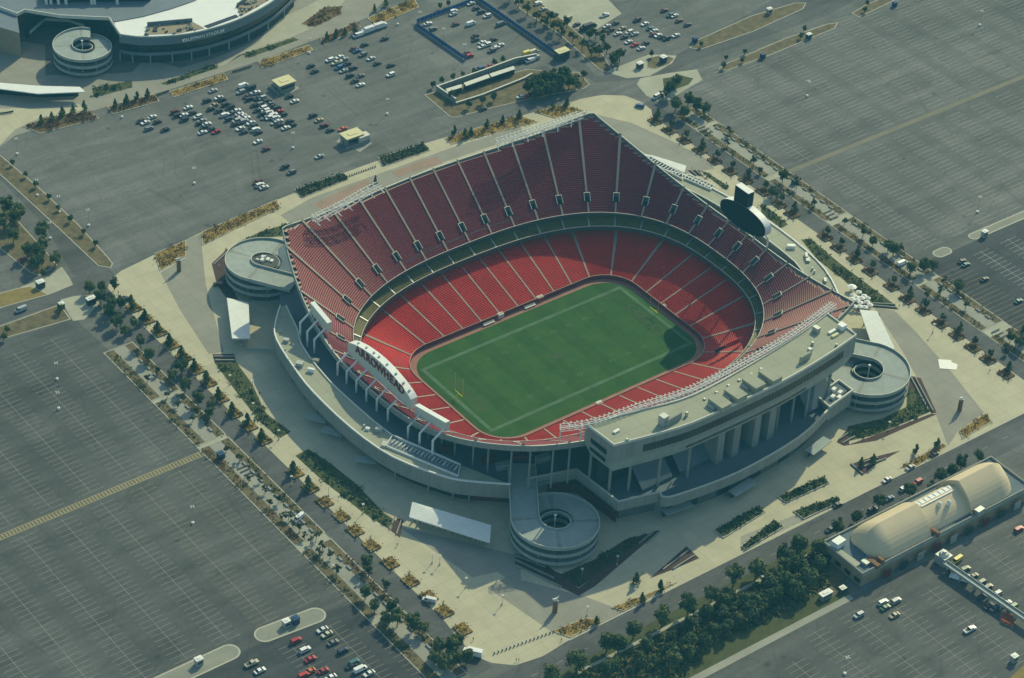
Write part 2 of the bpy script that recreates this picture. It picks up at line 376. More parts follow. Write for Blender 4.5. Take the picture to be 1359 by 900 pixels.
plaza = [(143,383), (146,372), (160,360), (205,338), (268,308), (371,264), (455,230), (565,190), (690,154), (748,139), (772,131), (800,126), (830,127), (852,136), (875,154)]
P = [Uxy(*p) for p in plaza] + [(149.4, 118), (149.4, -135), (149.4, -155.0), (-118, -155.0)]
P += [Uxy(*p) for p in [(721,871), (684,883), (653,880), (633,872), (606,846)]] + [(-149.4,-120), (-149.4, 107)]
PLZ = P
def ring_ground(name, outer, z, m, N=200):
    """sheet between an outline and the sunken bowl, seen from the middle"""
    b = MB(); O = ray_poly(outer, N); I = ray_poly(hole, N)
    for i in range(N):
        j = (i+1) % N; b.face([(*I[i],z), (*O[i],z), (*O[j],z), (*I[j],z)], m)
    return setp(b.build(name), kind='structure')
def ray_poly(poly, N, ph=0.0):
    out = []
    for i in range(N):
        t = 2*math.pi*(i+ph)/N; d = (math.cos(t), math.sin(t)); best = None
        for k in range(len(poly)):
            a, b = poly[k], poly[(k+1) % len(poly)]
            ex, ey = b[0]-a[0], b[1]-a[1]; den = d[0]*ey-d[1]*ex
            if abs(den) < 1e-9: continue
            s = (a[0]*ey-a[1]*ex)/den; u = (a[0]*d[1]-a[1]*d[0])/den
            if s > 0 and -1e-6 <= u <= 1+1e-6 and (best is None or s < best): best = s
        best = best or 1.0
        out.append((d[0]*best, d[1]*best))
    return out
ring_ground('plaza', PLZ, 0.016, C_PLAZA, 720)
# darker bands in the paving
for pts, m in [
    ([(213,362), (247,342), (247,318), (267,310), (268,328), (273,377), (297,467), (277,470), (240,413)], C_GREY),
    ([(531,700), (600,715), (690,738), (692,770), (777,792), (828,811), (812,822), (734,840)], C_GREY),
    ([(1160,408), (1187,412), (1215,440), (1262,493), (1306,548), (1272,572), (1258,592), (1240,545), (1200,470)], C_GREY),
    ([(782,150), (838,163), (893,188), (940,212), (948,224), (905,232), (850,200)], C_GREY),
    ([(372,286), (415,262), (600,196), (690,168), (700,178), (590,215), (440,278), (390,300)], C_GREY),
    ([(983,712), (1110,662), (1117,667), (983,731)], C_WALK),
    ([(415,272), (452,254), (486,238), (496,246), (432,279)], C_PINK),
    ([(520,228), (570,210), (580,208), (587,217), (545,229), (528,236)], C_PINK),
    ([(291,352), (300,328), (306,350), (303,372), (316,398), (300,395), (288,378), (281,350)], TERR),
    ]:
    sheet('paving_or_sunlit_patch', pts, 0.030 if m is C_GREY else 0.044 if m is C_PINK else 0.052, m)
sheet('paving_or_sunlit_patch', [(624,767), (660,759), (671,767), (637,785)], 0.036, C_PLAZA)  # sunlit gap between the shadows, painted in as paler paving
# pads at the entrances
for pts in ([(80,398), (98,393), (122,391), (132,402), (112,424), (97,426)], [(60,369), (82,354), (92,368), (97,378), (66,391), (27,381)],
            [(845,112), (850,104), (888,97), (925,92), (932,106), (905,122), (888,133), (872,134), (858,127)],
            [(806,96), (812,92), (862,72), (898,74), (892,84), (862,101), (832,104)], [(700,-10), (798,-10), (825,18), (790,40), (762,38), (738,24)]):
    sheet('entrance_pad', pts, 0.02, C_PAD)

# verges and islands
def island(pts, m=DRYG, z=0.03, walk=None):
    q = [Uxy(*p) for p in pts]
    b = MB(); b.prism(offset_line(q, 0.0, True), 0, .14, C_KERB); 
    setp(b.build('kerb'), kind='structure')
    cx = sum(p[0] for p in q)/len(q); cy = sum(p[1] for p in q)/len(q)
    q2 = inset(q, 0.45)
    b = MB(); b.poly(q2, .146, m); setp(b.build('grass_verge' if m in (DRYG, GREENG, YFLOOR) else 'paving_or_sunlit_patch'), kind='structure')
def inset(q, d):
    area = sum(q[i][0]*q[(i+1)%len(q)][1]-q[(i+1)%len(q)][0]*q[i][1] for i in range(len(q)))
    return offset_line(q, -d if area > 0 else d, True)
island([(-30,185), (3,208), (55,252), (103,297), (143,341), (150,350), (147,356), (130,353), (76,302), (0,232), (-30,205)])
island([(-20,285), (0,265), (30,300), (62,335), (76,352), (52,366), (40,362), (0,330), (-20,310)])
island([(-20,395), (22,383), (40,380), (66,391), (0,409), (-20,418)], YFLOOR)
island([(-40,462), (-40,440), (0,433), (80,404), (94,424), (0,451)])



def capsule(a, c, r):
    A_, C_ = U(*a), U(*c); d = (C_-A_); an = math.atan2(d.y, d.x); q = []
    for k in range(13): t = an+rad(90+15*k); q.append((A_.x+r*math.cos(t), A_.y+r*math.sin(t)))
    for k in range(13): t = an-rad(90)+rad(15*k); q.append((C_.x+r*math.cos(t), C_.y+r*math.sin(t)))
    b = MB(); b.prism(q, 0, .14, C_KERB); setp(b.build('kerb'), kind='structure')
    b = MB(); b.poly(inset(q, .7), .146, C_ISL); setp(b.build('paving_or_sunlit_patch'), kind='structure')
capsule((352,842), (418,817), 4.3); capsule((205,912), (304,866), 4.3); capsule((1246,337), (1255,333), 3.0); capsule((1292,314), (1420,259), 2.6)
island([(953,92), (965,84), (1040,52), (1098,32), (1112,30), (1108,38), (1020,74), (965,94)])
island([(915,64), (922,55), (995,22), (1055,4), (1070,4), (1066,12), (1000,42), (930,66)])
island([(1130,18), (1150,6), (1195,-12), (1200,-6), (1160,14), (1140,23)])
island([(672,-14), (700,-10), (745,25), (800,72), (812,92), (806,97), (795,92), (740,44), (690,12)])
island([(878,104), (905,100), (922,104), (915,113), (896,120), (880,118)], GREENG)
island([(858,78), (880,72), (896,78), (888,86), (870,92), (858,90)])
island([(563,126), (585,120), (700,92), (745,96), (768,96), (783,112), (775,118), (700,132), (640,147), (605,156), (598,156)])

def strip(side):
    s = -1 if side == 'l' else 1
    x0, x1 = (159.0, 173.5)
    segs = {'l': [(98, 58), (56, 22), (20, -52), (-56, -103), (-106, -147)], 'r': [(112, 96), (94, 44), (41, 0), (-4, -58), (-62, -103), (-108, -140)]}[side]
    for a, b_ in segs:
        xa, xb = sorted((s*x0, s*x1))
        bb = MB(); bb.prism([(xa, b_), (xb, b_), (xb, a), (xa, a)], 0, .14, C_KERB); setp(bb.build('kerb'), kind='structure')
        rect('grass_verge', xa+.4, b_+.4, xb-.4, a-.4, .146, DRYG)
        w0, w1 = sorted((s*163.2, s*168.8))
        rect('walkway', w0, b_+.6, w1, a-.6, .152, C_WALK)
    allp = sorted([p for p in segs], reverse=True)
    for (a, b_), (c, d) in zip(allp, allp[1:]):
        xa, xb = sorted((s*159.4, s*173.5)); rect('crosswalk_path', xa, c, xb, b_, .02, C_PAD)
strip('l'); strip('r')
# low seat walls, one object each side is a thing per piece
BENCH = []
for s, ys in ((-1, [(20+ -k*6.2) for k in range(3, 12)] + [(-56-k*6.2) for k in range(1, 8)] + [90-k*6 for k in range(6)] + [52-k*6 for k in range(5)] + [-110-k*6 for k in range(4)]),
              (1, [90-k*6.2 for k in range(8)] + [38-k*6.2 for k in range(6)] + [-10-k*6.2 for k in range(8)] + [-67-k*6 for k in range(6)])):
    for y in ys: BENCH.append((s*(163.0 if s < 0 else 169.2), y))

# bottom right: sidewalk, wood floor, lot kerb
rect('walkway', -125, -171.4, 4, -169.9, .06, C_PAD)
sheet('grass_verge', [(722,905), (880,818), (1098,711), (1128,790), (905,905)], .022, GREENG)
sheet('grass_verge', [(1086,740), (1098,716), (1112,735), (1126,765), (1110,790), (1090,800)], .026, DRYG)
sheet('kerb_strip', [(905,905), (1127,789), (1133,795), (925,905)], .03, C_WALK)
b = MB(); b.box(((-118+149)/2-0, -155.1, .07), (264, .5, .14), C_KERB); setp(b.build('kerb'), kind='structure')
sheet('grass_verge', [(1335,905), (1362,880), (1362,845), (1400,830), (1400,930)], .03, YFLOOR)

# parking lines
def rows(name, xs, y0, y1, mL, mC=None, half=5.3, pitch=2.85, w=.16, skip=(), z=.024, cw=.16, jit=0):
    b = MB()
    for x in xs:
        if mC: b.poly([(x-cw/2,y0), (x+cw/2,y0), (x+cw/2,y1), (x-cw/2,y1)], z+.006, mC)
        y = y0
        while y < y1:
            if not any(a < y < c for a, c in skip):
                h = half*(1-.1*random.random()*jit)
                b.poly([(x-h,y-w/2), (x+h,y-w/2), (x+h,y+w/2), (x-h,y+w/2)], z, mL)
            y += pitch
    return setp(b.build(name), kind='structure')
XA = [-187.3-18.0*k for k in range(9)]
rows('parking_lines', XA[:2], -82, 13, LINE_Y, LINE_W, half=5.6); rows('parking_lines', XA[2:], -82, 13, LINE_W, LINE_W, half=5.6)
rows('parking_lines', XA, 21, 119, LINE_W, LINE_W, half=5.6)
rows('parking_lines', [-174.5], -148, 60, LINE_Y, None, half=2.6, skip=((-104,-92), (13,22)))
rows('parking_lines', [-187.3], -160, -97, LINE_Y, LINE_W); rows('parking_lines', [-205.3], -160, -97, LINE_W, LINE_W)
XC = [188.6+18.0*k for k in range(20)]
rows('parking_lines', XC, 46, 140, LINE_W2, None, half=5.6, jit=1, w=.2); rows('parking_lines', XC, -42, 37, LINE_W2, None, half=5.6, jit=1, w=.2)
rows('parking_lines', [188.6], -42, 125, LINE_W2, LINE_W2, half=1.0, pitch=400)
rows('parking_lines', [185+.0], -150, -60, LINE_Y, None, z=.03); rows('parking_lines', [204+18*k for k in range(8)], -150, -58, LINE_N, LINE_N, z=.03)
rows('parking_lines', [176.5], -150, -60, LINE_Y, None, half=2.8, z=.03)
rows('parking_lines', [-35+18*k for k in range(3)], -262, -205, LINE_W, LINE_W); rows('parking_lines', [19+18*k for k in range(2, 8)], -262, -206, LINE_W, LINE_W)
rows('parking_lines', [19], -262, -212, LINE_W, LINE_W); rows('parking_lines', [-53], -262, -212, LINE_W, LINE_W)
b = MB()
for xc in (-100, -82, -64, -46, -28, 28, 46):
    b.poly([(xc-.1,165), (xc+.1,165), (xc+.1,232), (xc-.1,232)], .02, LINE_B)
setp(b.build('parking_lines'), kind='structure')
# yellow walk bands across the lots
b = MB(); b.poly([(-345,15.2), (-170.5,15.2), (-170.5,15.6), (-345,15.6)], .03, BAND_Y); b.poly([(-345,18.2), (-170.5,18.2), (-170.5,18.6), (-345,18.6)], .03, BAND_Y)
for k in range(116): b.poly([(-345+k*1.5,15.6), (-344.1+k*1.5,15.6), (-344.1+k*1.5,18.2), (-345+k*1.5,18.2)], .03, BAND_Y)
setp(b.build('crossing_band'), kind='structure')
rect('crossing_band', 173, 40.2, 520, 43.0, .03, BAND_C)
# road centre and lane marks
b = MB()
for k in range(60): b.poly([(-320+k*12,-162.4), (-317+k*12,-162.4), (-317+k*12,-162.2), (-320+k*12,-162.2)], .03, LINE_W2)
setp(b.build('road_markings'), kind='structure')

# ------------------------------------------------------------------ the sunken field
def rrect(hx, hy, r, n=8, cx=0, cy=0):
    out = []
    for k, (sx, sy) in enumerate(((1,1), (-1,1), (-1,-1), (1,-1))):
        for i in range(n+1):
            a = rad(90*k+90*i/n); out.append((cx+sx*(hx-r)+r*math.cos(a), cy+sy*(hy-r)+r*math.sin(a)))
    return out
FZ = -12.5
b = MB(); b.poly(rrect(62.0, 38.0, 16, 10, -.4, -.4), FZ, SIDELINE); setp(b.build('sideline_track'), kind='structure')
b = MB(); b.poly(rrect(59.6, 34.6, 15, 10, -.4, -.2), FZ+.01, TURF); setp(b.build('playing_field'), kind='structure')
b = MB(); L2, S2, z = 54.86, 24.38, FZ+.02
for (x0,y0,x1,y1) in ((-L2-1.8,S2,L2+1.8,S2+1.8), (-L2-1.8,-S2-1.8,L2+1.8,-S2), (-L2-1.8,-S2,-L2,S2), (L2,-S2,L2+1.8,S2)):
    b.poly([(x0,y0), (x1,y0), (x1,y1), (x0,y1)], z, TURF_LINE)
LFN = mat('faint_yard_line', (0.062, 0.140, 0.055), 0.9, var=0.3, scale=0.3)
for k in range(-10, 11):
    x = k*4.572; b.poly([(x-.06,-S2), (x+.06,-S2), (x+.06,S2), (x-.06,S2)], z, LFN if k not in (-10, 10) else TURF_LINE)
    if k % 2 == 0 and abs(k) < 10:
        for sy in (-1, 1): b.box((x-.9, sy*15.6, z+.002), (.7, 1.8, .004), LFN); b.box((x+.9, sy*15.6, z+.002), (.7, 1.8, .004), LFN)
setp(b.build('field_markings'), kind='structure')
def text_mesh(s, size, m, name, parent=None, ext=0.0, bold=0.0, xs=1.0, sp=1.0):
    cu = bpy.data.curves.new('t', 'FONT'); cu.body = s; cu.size = size; cu.align_x = 'CENTER'; cu.align_y = 'CENTER'; cu.extrude = ext; cu.offset = bold; cu.space_character = sp
    to = bpy.data.objects.new('t', cu); COL.objects.link(to); bpy.context.view_layer.update()
    me = bpy.data.meshes.new_from_object(to.evaluated_get(bpy.context.evaluated_depsgraph_get()))
    bpy.data.objects.remove(to); me.materials.clear(); me.materials.append(m)
    if xs != 1.0:
        for v in me.vertices: v.co.x *= xs
    o = bpy.data.objects.new(name, me); COL.objects.link(o)
    if parent: o.parent = parent
    return o
for sx in (-1, 1):
    t = text_mesh('CHIEFS', 7.2, TURF_RED, 'field_lettering', bold=.12, xs=1.15)
    t.location = (sx*50.3, 0, z+.003); t.rotation_euler = (0, 0, rad(90)*(1 if sx > 0 else -1)); setp(t, kind='structure')
b = MB(); b.poly([(-3.4,-.6), (1.2,-1.5), (4.2,0), (1.2,1.5), (-3.4,.6), (-2.4,0)], z+.003, TURF_RED)
setp(b.build('field_markings'), kind='structure')

# ------------------------------------------------------------------ stadium
ST = setp(empty('stadium', (0,0,0)), 'large open football stadium with red seats around a sunken green field', 'stadium')
def superl(a, b, n, K=2400):
    pts = []
    for i in range(K):
        t = 2*math.pi*i/K; c, s = math.cos(t), math.sin(t)
        pts.append(Vector((math.copysign(abs(c)**(2/n), c)*a, math.copysign(abs(s)**(2/n), s)*b)))
    return pts
class Loop:
    """closed curve addressable by arc length"""
    def __init__(s, pts):
        s.p = [Vector(p) for p in pts]; s.c = [0.0]
        for i in range(len(s.p)): s.c.append(s.c[-1]+(s.p[(i+1) % len(s.p)]-s.p[i]).length)
        s.L = s.c[-1]
    def at(s, u):
        import bisect
        u %= s.L; i = min(len(s.p)-1, bisect.bisect_right(s.c, u)-1); a, b = s.p[i], s.p[(i+1) % len(s.p)]
        l = s.c[i+1]-s.c[i]; t = (u-s.c[i])/l if l > 1e-9 else 0
        return a.lerp(b, t)
    def nearest(s, q):
        q = Vector(q); k = min(range(len(s.p)), key=lambda i: (s.p[i]-q).length_squared); return s.c[k]
    def nrm(s, u):
        d = s.at(u+.8)-s.at(u-.8); d.normalize(); return Vector((d.y, -d.x))
def rimx(y): return 104-17.3*min(1, abs(y)/89.6)**2.2
def rimy(x): return 90+10*(1-min(1, abs(x)/86.8)**2)
RIM = []
for k in range(40): x = 86.8-173.6*k/40; RIM.append((x, rimy(x)))
for k in range(40): y = 89.8-179.6*k/40; RIM.append((-rimx(y), y))
for k in range(40): x = -86.8+173.6*k/40; RIM.append((x, -rimy(x)))
for k in range(40): y = -89.8+179.6*k/40; RIM.append((rimx(y), y))
def ray_hit(p, d, poly):
    best = 1e9
    for k in range(len(poly)):
        a, b = poly[k], poly[(k+1) % len(poly)]
        ex, ey = b[0]-a[0], b[1]-a[1]; den = d[0]*ey-d[1]*ex
        if abs(den) < 1e-9: continue
        ax, ay = a[0]-p[0], a[1]-p[1]
        s = (ax*ey-ay*ex)/den; u = (ax*d[1]-ay*d[0])/den
        if s > 1e-6 and -1e-6 <= u <= 1+1e-6: best = min(best, s)
    return best
UZ0, USL = 7.2, 0.78
upl = Loop(superl(92, 70, 2.6))
NU = round(upl.L/12.6); u0 = upl.nearest(Uxy(780.4, 279.6, UZ0)); pitch = upl.L/NU
def columns(loop, n, start, aw=.42, vw=1.5, sub=6):
    """column boundaries (arc position, kind of the strip that follows)"""
    out = []; p = loop.L/n
    for k in range(n):
        c = start+k*p
        out += [(c-vw, 'v'), (c-aw, 'a'), (c+aw, 'v')]
        for j in range(sub): out.append((c+vw+(p-2*vw)*j/sub, 's'))
    return out
def seating(loop, cols, dist, row, zf, seatm, treadm, aislem, sh=.42, vom=None, nrmf=None, smin=.12, tf=.42):
    """stepped rows: tread, seat front, seat top; returns meshes (seats, steps, aisles)"""
    S, AD = MB(), {}; n = len(cols)
    base = [loop.at(c[0]) for c in cols]; nr = [(nrmf or loop.nrm)(c[0]) for c in cols]; D = [dist(base[i], nr[i]) for i in range(n)]
    kmax = int(max(D)/row)+1
    for i in range(n):
        j = (i+1) % n; kind = cols[i][1]; K = int(max(D[i], D[j])/row)+1
        for k in range(K):
            if vom and vom[0] <= k < vom[1] and kind in ('a', 'v') and min(D[i], D[j]) > vom[1]*row+.9: continue
            def pt(q, d, z): 
                d = min(d, D[q]); return (base[q].x+nr[q].x*d, base[q].y+nr[q].y*d, z)
            d0, d1 = k*row, (k+1)*row
            if d0 >= D[i] and d0 >= D[j]: break
            z0, z1 = zf(k), zf(k+1)
            if d1 > min(D[i], D[j])-.95 and kind != 'a':
                zz = z0; S.face([pt(i,d0,zz), pt(i,1e3,zz), pt(j,1e3,zz), pt(j,d0,zz)], treadm); break
            if kind == 'a':
                za, zb = z0+.50, z1+.50
                AD.setdefault((i, bool(vom and k >= vom[1])), MB()).face([pt(i,d0,za), pt(i,d1,zb), pt(j,d1,zb), pt(j,d0,za)], aislem)
            else:
                dm = d0+row*tf
                db = d1-.1; bh = sh+.43
                S.face([pt(i,d0,z0), pt(i,dm,z0), pt(j,dm,z0), pt(j,d0,z0)], treadm)
                S.face([pt(i,dm,z0), pt(i,dm,z0+sh), pt(j,dm,z0+sh), pt(j,dm,z0)], seatm)
                S.face([pt(i,dm,z0+sh), pt(i,db,z0+sh), pt(j,db,z0+sh), pt(j,dm,z0+sh)], seatm)
                S.face([pt(i,db,z0+sh), pt(i,db,z0+bh), pt(j,db,z0+bh), pt(j,db,z0+sh)], seatm)
                S.face([pt(i,db,z0+bh), pt(i,d1,z0+bh), pt(j,d1,z0+bh), pt(j,db,z0+bh)], seatm)
                S.face([pt(i,d1,min(z0+bh,z1)), pt(i,d1,max(z1,z0+bh)), pt(j,d1,max(z1,z0+bh)), pt(j,d1,min(z0+bh,z1))], seatm if z0+bh > z1 else treadm)
    return S, list(AD.values()), D
ucols = columns(upl, NU, u0)
ROW = 0.82
zf = lambda k: UZ0+k*ROW*USL
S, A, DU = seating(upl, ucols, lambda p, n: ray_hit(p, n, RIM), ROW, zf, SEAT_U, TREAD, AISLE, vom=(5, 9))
S.build('upper_seating', ST); [m_.build('upper_aisle', ST) for m_ in A]
# rim wall, parapet, underside of the upper deck
nC = len(ucols); rimp = []; inn = []
for i, (u, k) in enumerate(ucols):
    p = upl.at(u); n = upl.nrm(u); rimp.append((p.x+n.x*DU[i], p.y+n.y*DU[i], UZ0+DU[i]*USL)); inn.append((p.x, p.y))
b = MB(); uo = [(q[0], q[1]) for q in rimp]
for i in range(nC):
    j = (i+1) % nC; a, c = rimp[i], rimp[j]
    na = Vector((a[0], a[1])).normalized()*.45; nc = Vector((c[0], c[1])).normalized()*.45
    ao, co = (a[0]+na.x, a[1]+na.y), (c[0]+nc.x, c[1]+nc.y)
    b.face([(*a[:2],a[2]-.3), (*c[:2],c[2]-.3), (*c[:2],c[2]+.25), (*a[:2],a[2]+.25)][::-1], C_WALL)
    b.face([(*a[:2],a[2]+.25), (*c[:2],c[2]+.25), (*co,c[2]+.25), (*ao,a[2]+.25)], C_TRIM)
    b.face([(*ao,a[2]-2.6), (*co,c[2]-2.6), (*co,c[2]+.25), (*ao,a[2]+.25)], C_WALL)
b.build('rim_parapet', ST)
b = MB()
for i in range(nC):
    j = (i+1) % nC; a, c = rimp[i], rimp[j]; na = Vector((a[0], a[1])).normalized()*.45; nc = Vector((c[0], c[1])).normalized()*.45
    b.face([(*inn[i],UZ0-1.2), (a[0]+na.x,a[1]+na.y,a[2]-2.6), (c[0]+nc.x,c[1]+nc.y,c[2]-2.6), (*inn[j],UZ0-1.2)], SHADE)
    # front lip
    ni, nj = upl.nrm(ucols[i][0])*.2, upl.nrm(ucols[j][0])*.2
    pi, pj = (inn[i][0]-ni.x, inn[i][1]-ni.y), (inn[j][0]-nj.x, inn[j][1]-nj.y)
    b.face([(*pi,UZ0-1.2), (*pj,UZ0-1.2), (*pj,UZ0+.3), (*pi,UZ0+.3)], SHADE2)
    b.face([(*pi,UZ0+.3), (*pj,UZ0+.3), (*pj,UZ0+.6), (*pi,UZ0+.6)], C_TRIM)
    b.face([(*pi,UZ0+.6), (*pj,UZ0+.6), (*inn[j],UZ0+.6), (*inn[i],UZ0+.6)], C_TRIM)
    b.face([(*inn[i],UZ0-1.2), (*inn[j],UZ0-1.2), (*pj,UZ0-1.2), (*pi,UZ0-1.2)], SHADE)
    b.face([(*inn[i],UZ0), (*inn[i],UZ0+.6), (*inn[j],UZ0+.6), (*inn[j],UZ0)], C_TRIM)
b.build('upper_deck_shell', ST)
# vomitories
for k in range(NU):
    c = u0+k*pitch; p = upl.at(c); n = upl.nrm(c); D = ray_hit(p, n, RIM)
    if D < 9*ROW+1.0: continue
    if p.y < -40 and abs(p.x) < 60: continue
    a0, a1 = 5*ROW, 9*ROW; z0, z1 = zf(5), zf(9); t = Vector((-n.y, n.x)); vb = MB()
    def q(d, s, z): return (p.x+n.x*d+t.x*s, p.y+n.y*d+t.y*s, z)
    for s in (-1.5, 1.5):
        for e in (0, .25):
            ss = s-math.copysign(e, s)
            vb.face([q(a0,ss,z0-.6), q(a1,ss,z0-.6), q(a1,ss,z1+.9), q(a0,ss,z0+.9)], C_WALL)
        vb.face([q(a0,s,z0+.9), q(a1,s,z1+.9), q(a1,s-math.copysign(.25,s),z1+.9), q(a0,s-math.copysign(.25,s),z0+.9)], C_TRIM)
    vb.face([q(a1,-1.5,z0-.6), q(a1,1.5,z0-.6), q(a1,1.5,z1+.9), q(a1,-1.5,z1+.9)], VOMF)
    vb.face([q(a1+.3,-1.5,z1+.9), q(a1+.3,1.5,z1+.9), q(a1,1.5,z1+.9), q(a1,-1.5,z1+.9)], C_TRIM)
    vb.face([q(a1+.3,-1.5,z1-.4), q(a1+.3,1.5,z1-.4), q(a1+.3,1.5,z1+.9), q(a1+.3,-1.5,z1+.9)], C_WALL)
    vb.face([q(a0,-1.3,z0-.6), q(a1,-1.3,z0-.6), q(a1,1.5,z0-.6), q(a0,1.5,z0-.6)], VOMF)
    vb.build('vomitory', ST)
# club tier
cll = Loop(superl(89.6, 66, 2.6)); CZ = 1.9
ccols = columns(cll, NU, cll.nearest(upl.at(u0)), aw=.3, vw=1.2, sub=4)
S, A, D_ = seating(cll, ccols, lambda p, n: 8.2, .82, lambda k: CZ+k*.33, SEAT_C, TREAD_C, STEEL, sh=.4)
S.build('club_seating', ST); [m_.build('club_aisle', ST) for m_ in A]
b = MB(); nn = len(ccols)
for i in range(nn):
    j = (i+1) % nn; p, r = cll.at(ccols[i][0]), cll.at(ccols[j][0]); a, c = cll.nrm(ccols[i][0]), cll.nrm(ccols[j][0])
    pi, pj = p-a*.2, r-c*.2
    b.face([(*pi,CZ-1.6), (*pj,CZ-1.6), (*pj,CZ+.45), (*pi,CZ+.45)], SHADE2)
    b.face([(*pi,CZ+.45), (*pj,CZ+.45), (*pj,CZ+.8), (*pi,CZ+.8)], C_TRIM); b.face([(*pi,CZ+.8), (*pj,CZ+.8), (*r,CZ+.8), (*p,CZ+.8)], C_TRIM)
    b.face([(*p,CZ), (*p,CZ+.8), (*r,CZ+.8), (*r,CZ)], C_TRIM)
    qi, qj = p+a*9, r+c*9
    b.face([(*pi,CZ-1.6), (*qi,CZ-1.0), (*qj,CZ-1.0), (*pj,CZ-1.6)], SHADE)
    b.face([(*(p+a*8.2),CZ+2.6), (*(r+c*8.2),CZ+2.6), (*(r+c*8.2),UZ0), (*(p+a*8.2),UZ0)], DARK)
b.build('club_fascia', ST)
# lower bowl
low = Loop(rrect(62.2, 38.0, 17, 24, -.4, -.4)); OUT = ell(96.5, 73, 2.6, 240)
NL = 36
def lown(u):
    p = low.at(u); g_ = Vector((math.copysign((abs(p.x)/80)**2/80, p.x), math.copysign((abs(p.y)/55)**2/55, p.y)))
    g_ = g_.normalized(); e = low.nrm(u); v = (g_*.6+e*.4); return v.normalized()
lcols = columns(low, NL, low.nearest(Uxy(594.4, 444.8, -10)), aw=.36, vw=1.3, sub=5)
LROW, LZ0 = .80, -11.1
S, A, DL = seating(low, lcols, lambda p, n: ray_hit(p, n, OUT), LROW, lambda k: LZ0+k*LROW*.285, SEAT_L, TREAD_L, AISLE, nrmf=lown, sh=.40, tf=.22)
S.build('lower_seating', ST); [m_.build('lower_aisle', ST) for m_ in A]
b = MB(); nn = len(lcols)
for i in range(nn):
    j = (i+1) % nn; p, r = low.at(lcols[i][0]), low.at(lcols[j][0]); a, c = lown(lcols[i][0])*.3, lown(lcols[j][0])*.3
    b.face([(*(p-a),FZ), (*(r-c),FZ), (*(r-c),LZ0+.9), (*(p-a),LZ0+.9)], WALLR)
    b.face([(*(p-a),LZ0+.9), (*(r-c),LZ0+.9), (*r,LZ0+.9), (*p,LZ0+.9)], TREAD)
    b.face([(*p,LZ0), (*p,LZ0+.9), (*r,LZ0+.9), (*r,LZ0)], TREAD)
b.build('field_wall', ST)
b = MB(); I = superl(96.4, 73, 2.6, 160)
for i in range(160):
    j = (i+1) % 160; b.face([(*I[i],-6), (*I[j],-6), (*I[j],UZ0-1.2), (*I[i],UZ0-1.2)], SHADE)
b.build('concourse_wall', ST)

# podium: deck ring, curved wings, near podium
WZ, DZ = 13.2, 9.6
wo = [(372,405), (365,430), (367,450), (390,487), (416,520), (466.7,568), (521.8,606), (586.7,631), (622,638), (678,642)]
WO = [Uxy(*p, WZ) for p in wo]
wi = [(379.6,405), (387,420.5), (395,437.6), (398,451.6), (407.6,468.7), (417,481), (424.7,490.5), (451,518.5), (520,577), (570,598), (611.5,616), (612,631)]
WI = [Uxy(*p, WZ) for p in wi]
npod = [Uxy(*p, 12.6) for p in ((765,622), (821,665), (875.5,652.4), (879,658.7), (900,656), (980,626), (1060,580), (1101,541))]
npod += [(69.5,-111.5), (68.5,-88)]
def mir(L, sx=1, sy=1): return [(p[0]*sx, p[1]*sy) for p in L]
wos = smooth_line(WO, 3); wis = smooth_line(WI[:-1], 3)
wingroof = wos[:-8]+wis[::-1]
def wing(name_parent, sx):
    f = lambda L: mir(L, sx)
    b = MB(); poly = f(wos)+f(wis)[::-1]
    b.poly(poly, WZ-.5, C_ROOF); o = b.build('wing_roof', ST)
    b = MB(); b.wall(f(wos), WZ-.5, WZ+.15, WHITE, thick=.55); b.wall(f(wis), WZ-.5, WZ+.1, C_TRIM, thick=.5); b.build('wing_parapet', o)
    b = MB(); line = f(wos)
    inn_ = offset_line(line, (1.2 if sx < 0 else -1.2)*(-1 if True else 1))
    w0 = [ (p[0]*.968, p[1]*.968) for p in line]; w1 = [(p[0]*.955, p[1]*.955) for p in line]
    for i in range(len(line)-1):
        a, c = line[i], line[i+1]
        b.face([(*a,5.4), (*c,5.4), (*c,WZ-.5), (*a,WZ-.5)], C_WALL)
        b.face([(*a,5.4), (*w0[i],4.6), (*w0[i+1],4.6), (*c,5.4)], C_WALL)
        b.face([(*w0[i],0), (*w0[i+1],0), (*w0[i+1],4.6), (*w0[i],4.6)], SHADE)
    for i in range(len(wis)-1):
        a, c = f(wis)[i], f(wis)[i+1]; b.face([(*a,DZ), (*c,DZ), (*c,WZ-.5), (*a,WZ-.5)], C_WALL)
    b.build('wing_wall', ST)
    for i in range(2, len(line)-3, 2):
        b = MB(); a = w0[i]; b.cyl((a[0]*1.018, a[1]*1.018), .45, 0, 5.2, C_WALL, 8); b.build('wing_column', ST)
wing(ST, 1)
wing(ST, -1)
DECK = WO[:] + mir([(-60,-87.5)]) + npod[1:8] + [(69.5,-111.5), (69.5,-90)] + mir(WO[::-1], -1) + [(75,112), (-75,112)]
def deck():
    N = 360; O = ray_poly(DECK, N); I = ray_poly(ell(96.2, 72.8, 2.6), N); b = MB()
    for i in range(N):
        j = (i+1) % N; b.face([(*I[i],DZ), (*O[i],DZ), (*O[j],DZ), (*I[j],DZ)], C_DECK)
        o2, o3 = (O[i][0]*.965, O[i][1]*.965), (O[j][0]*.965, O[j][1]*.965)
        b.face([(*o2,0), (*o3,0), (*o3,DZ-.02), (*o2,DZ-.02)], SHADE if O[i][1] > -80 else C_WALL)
    b.build('concourse_deck', ST)
deck()
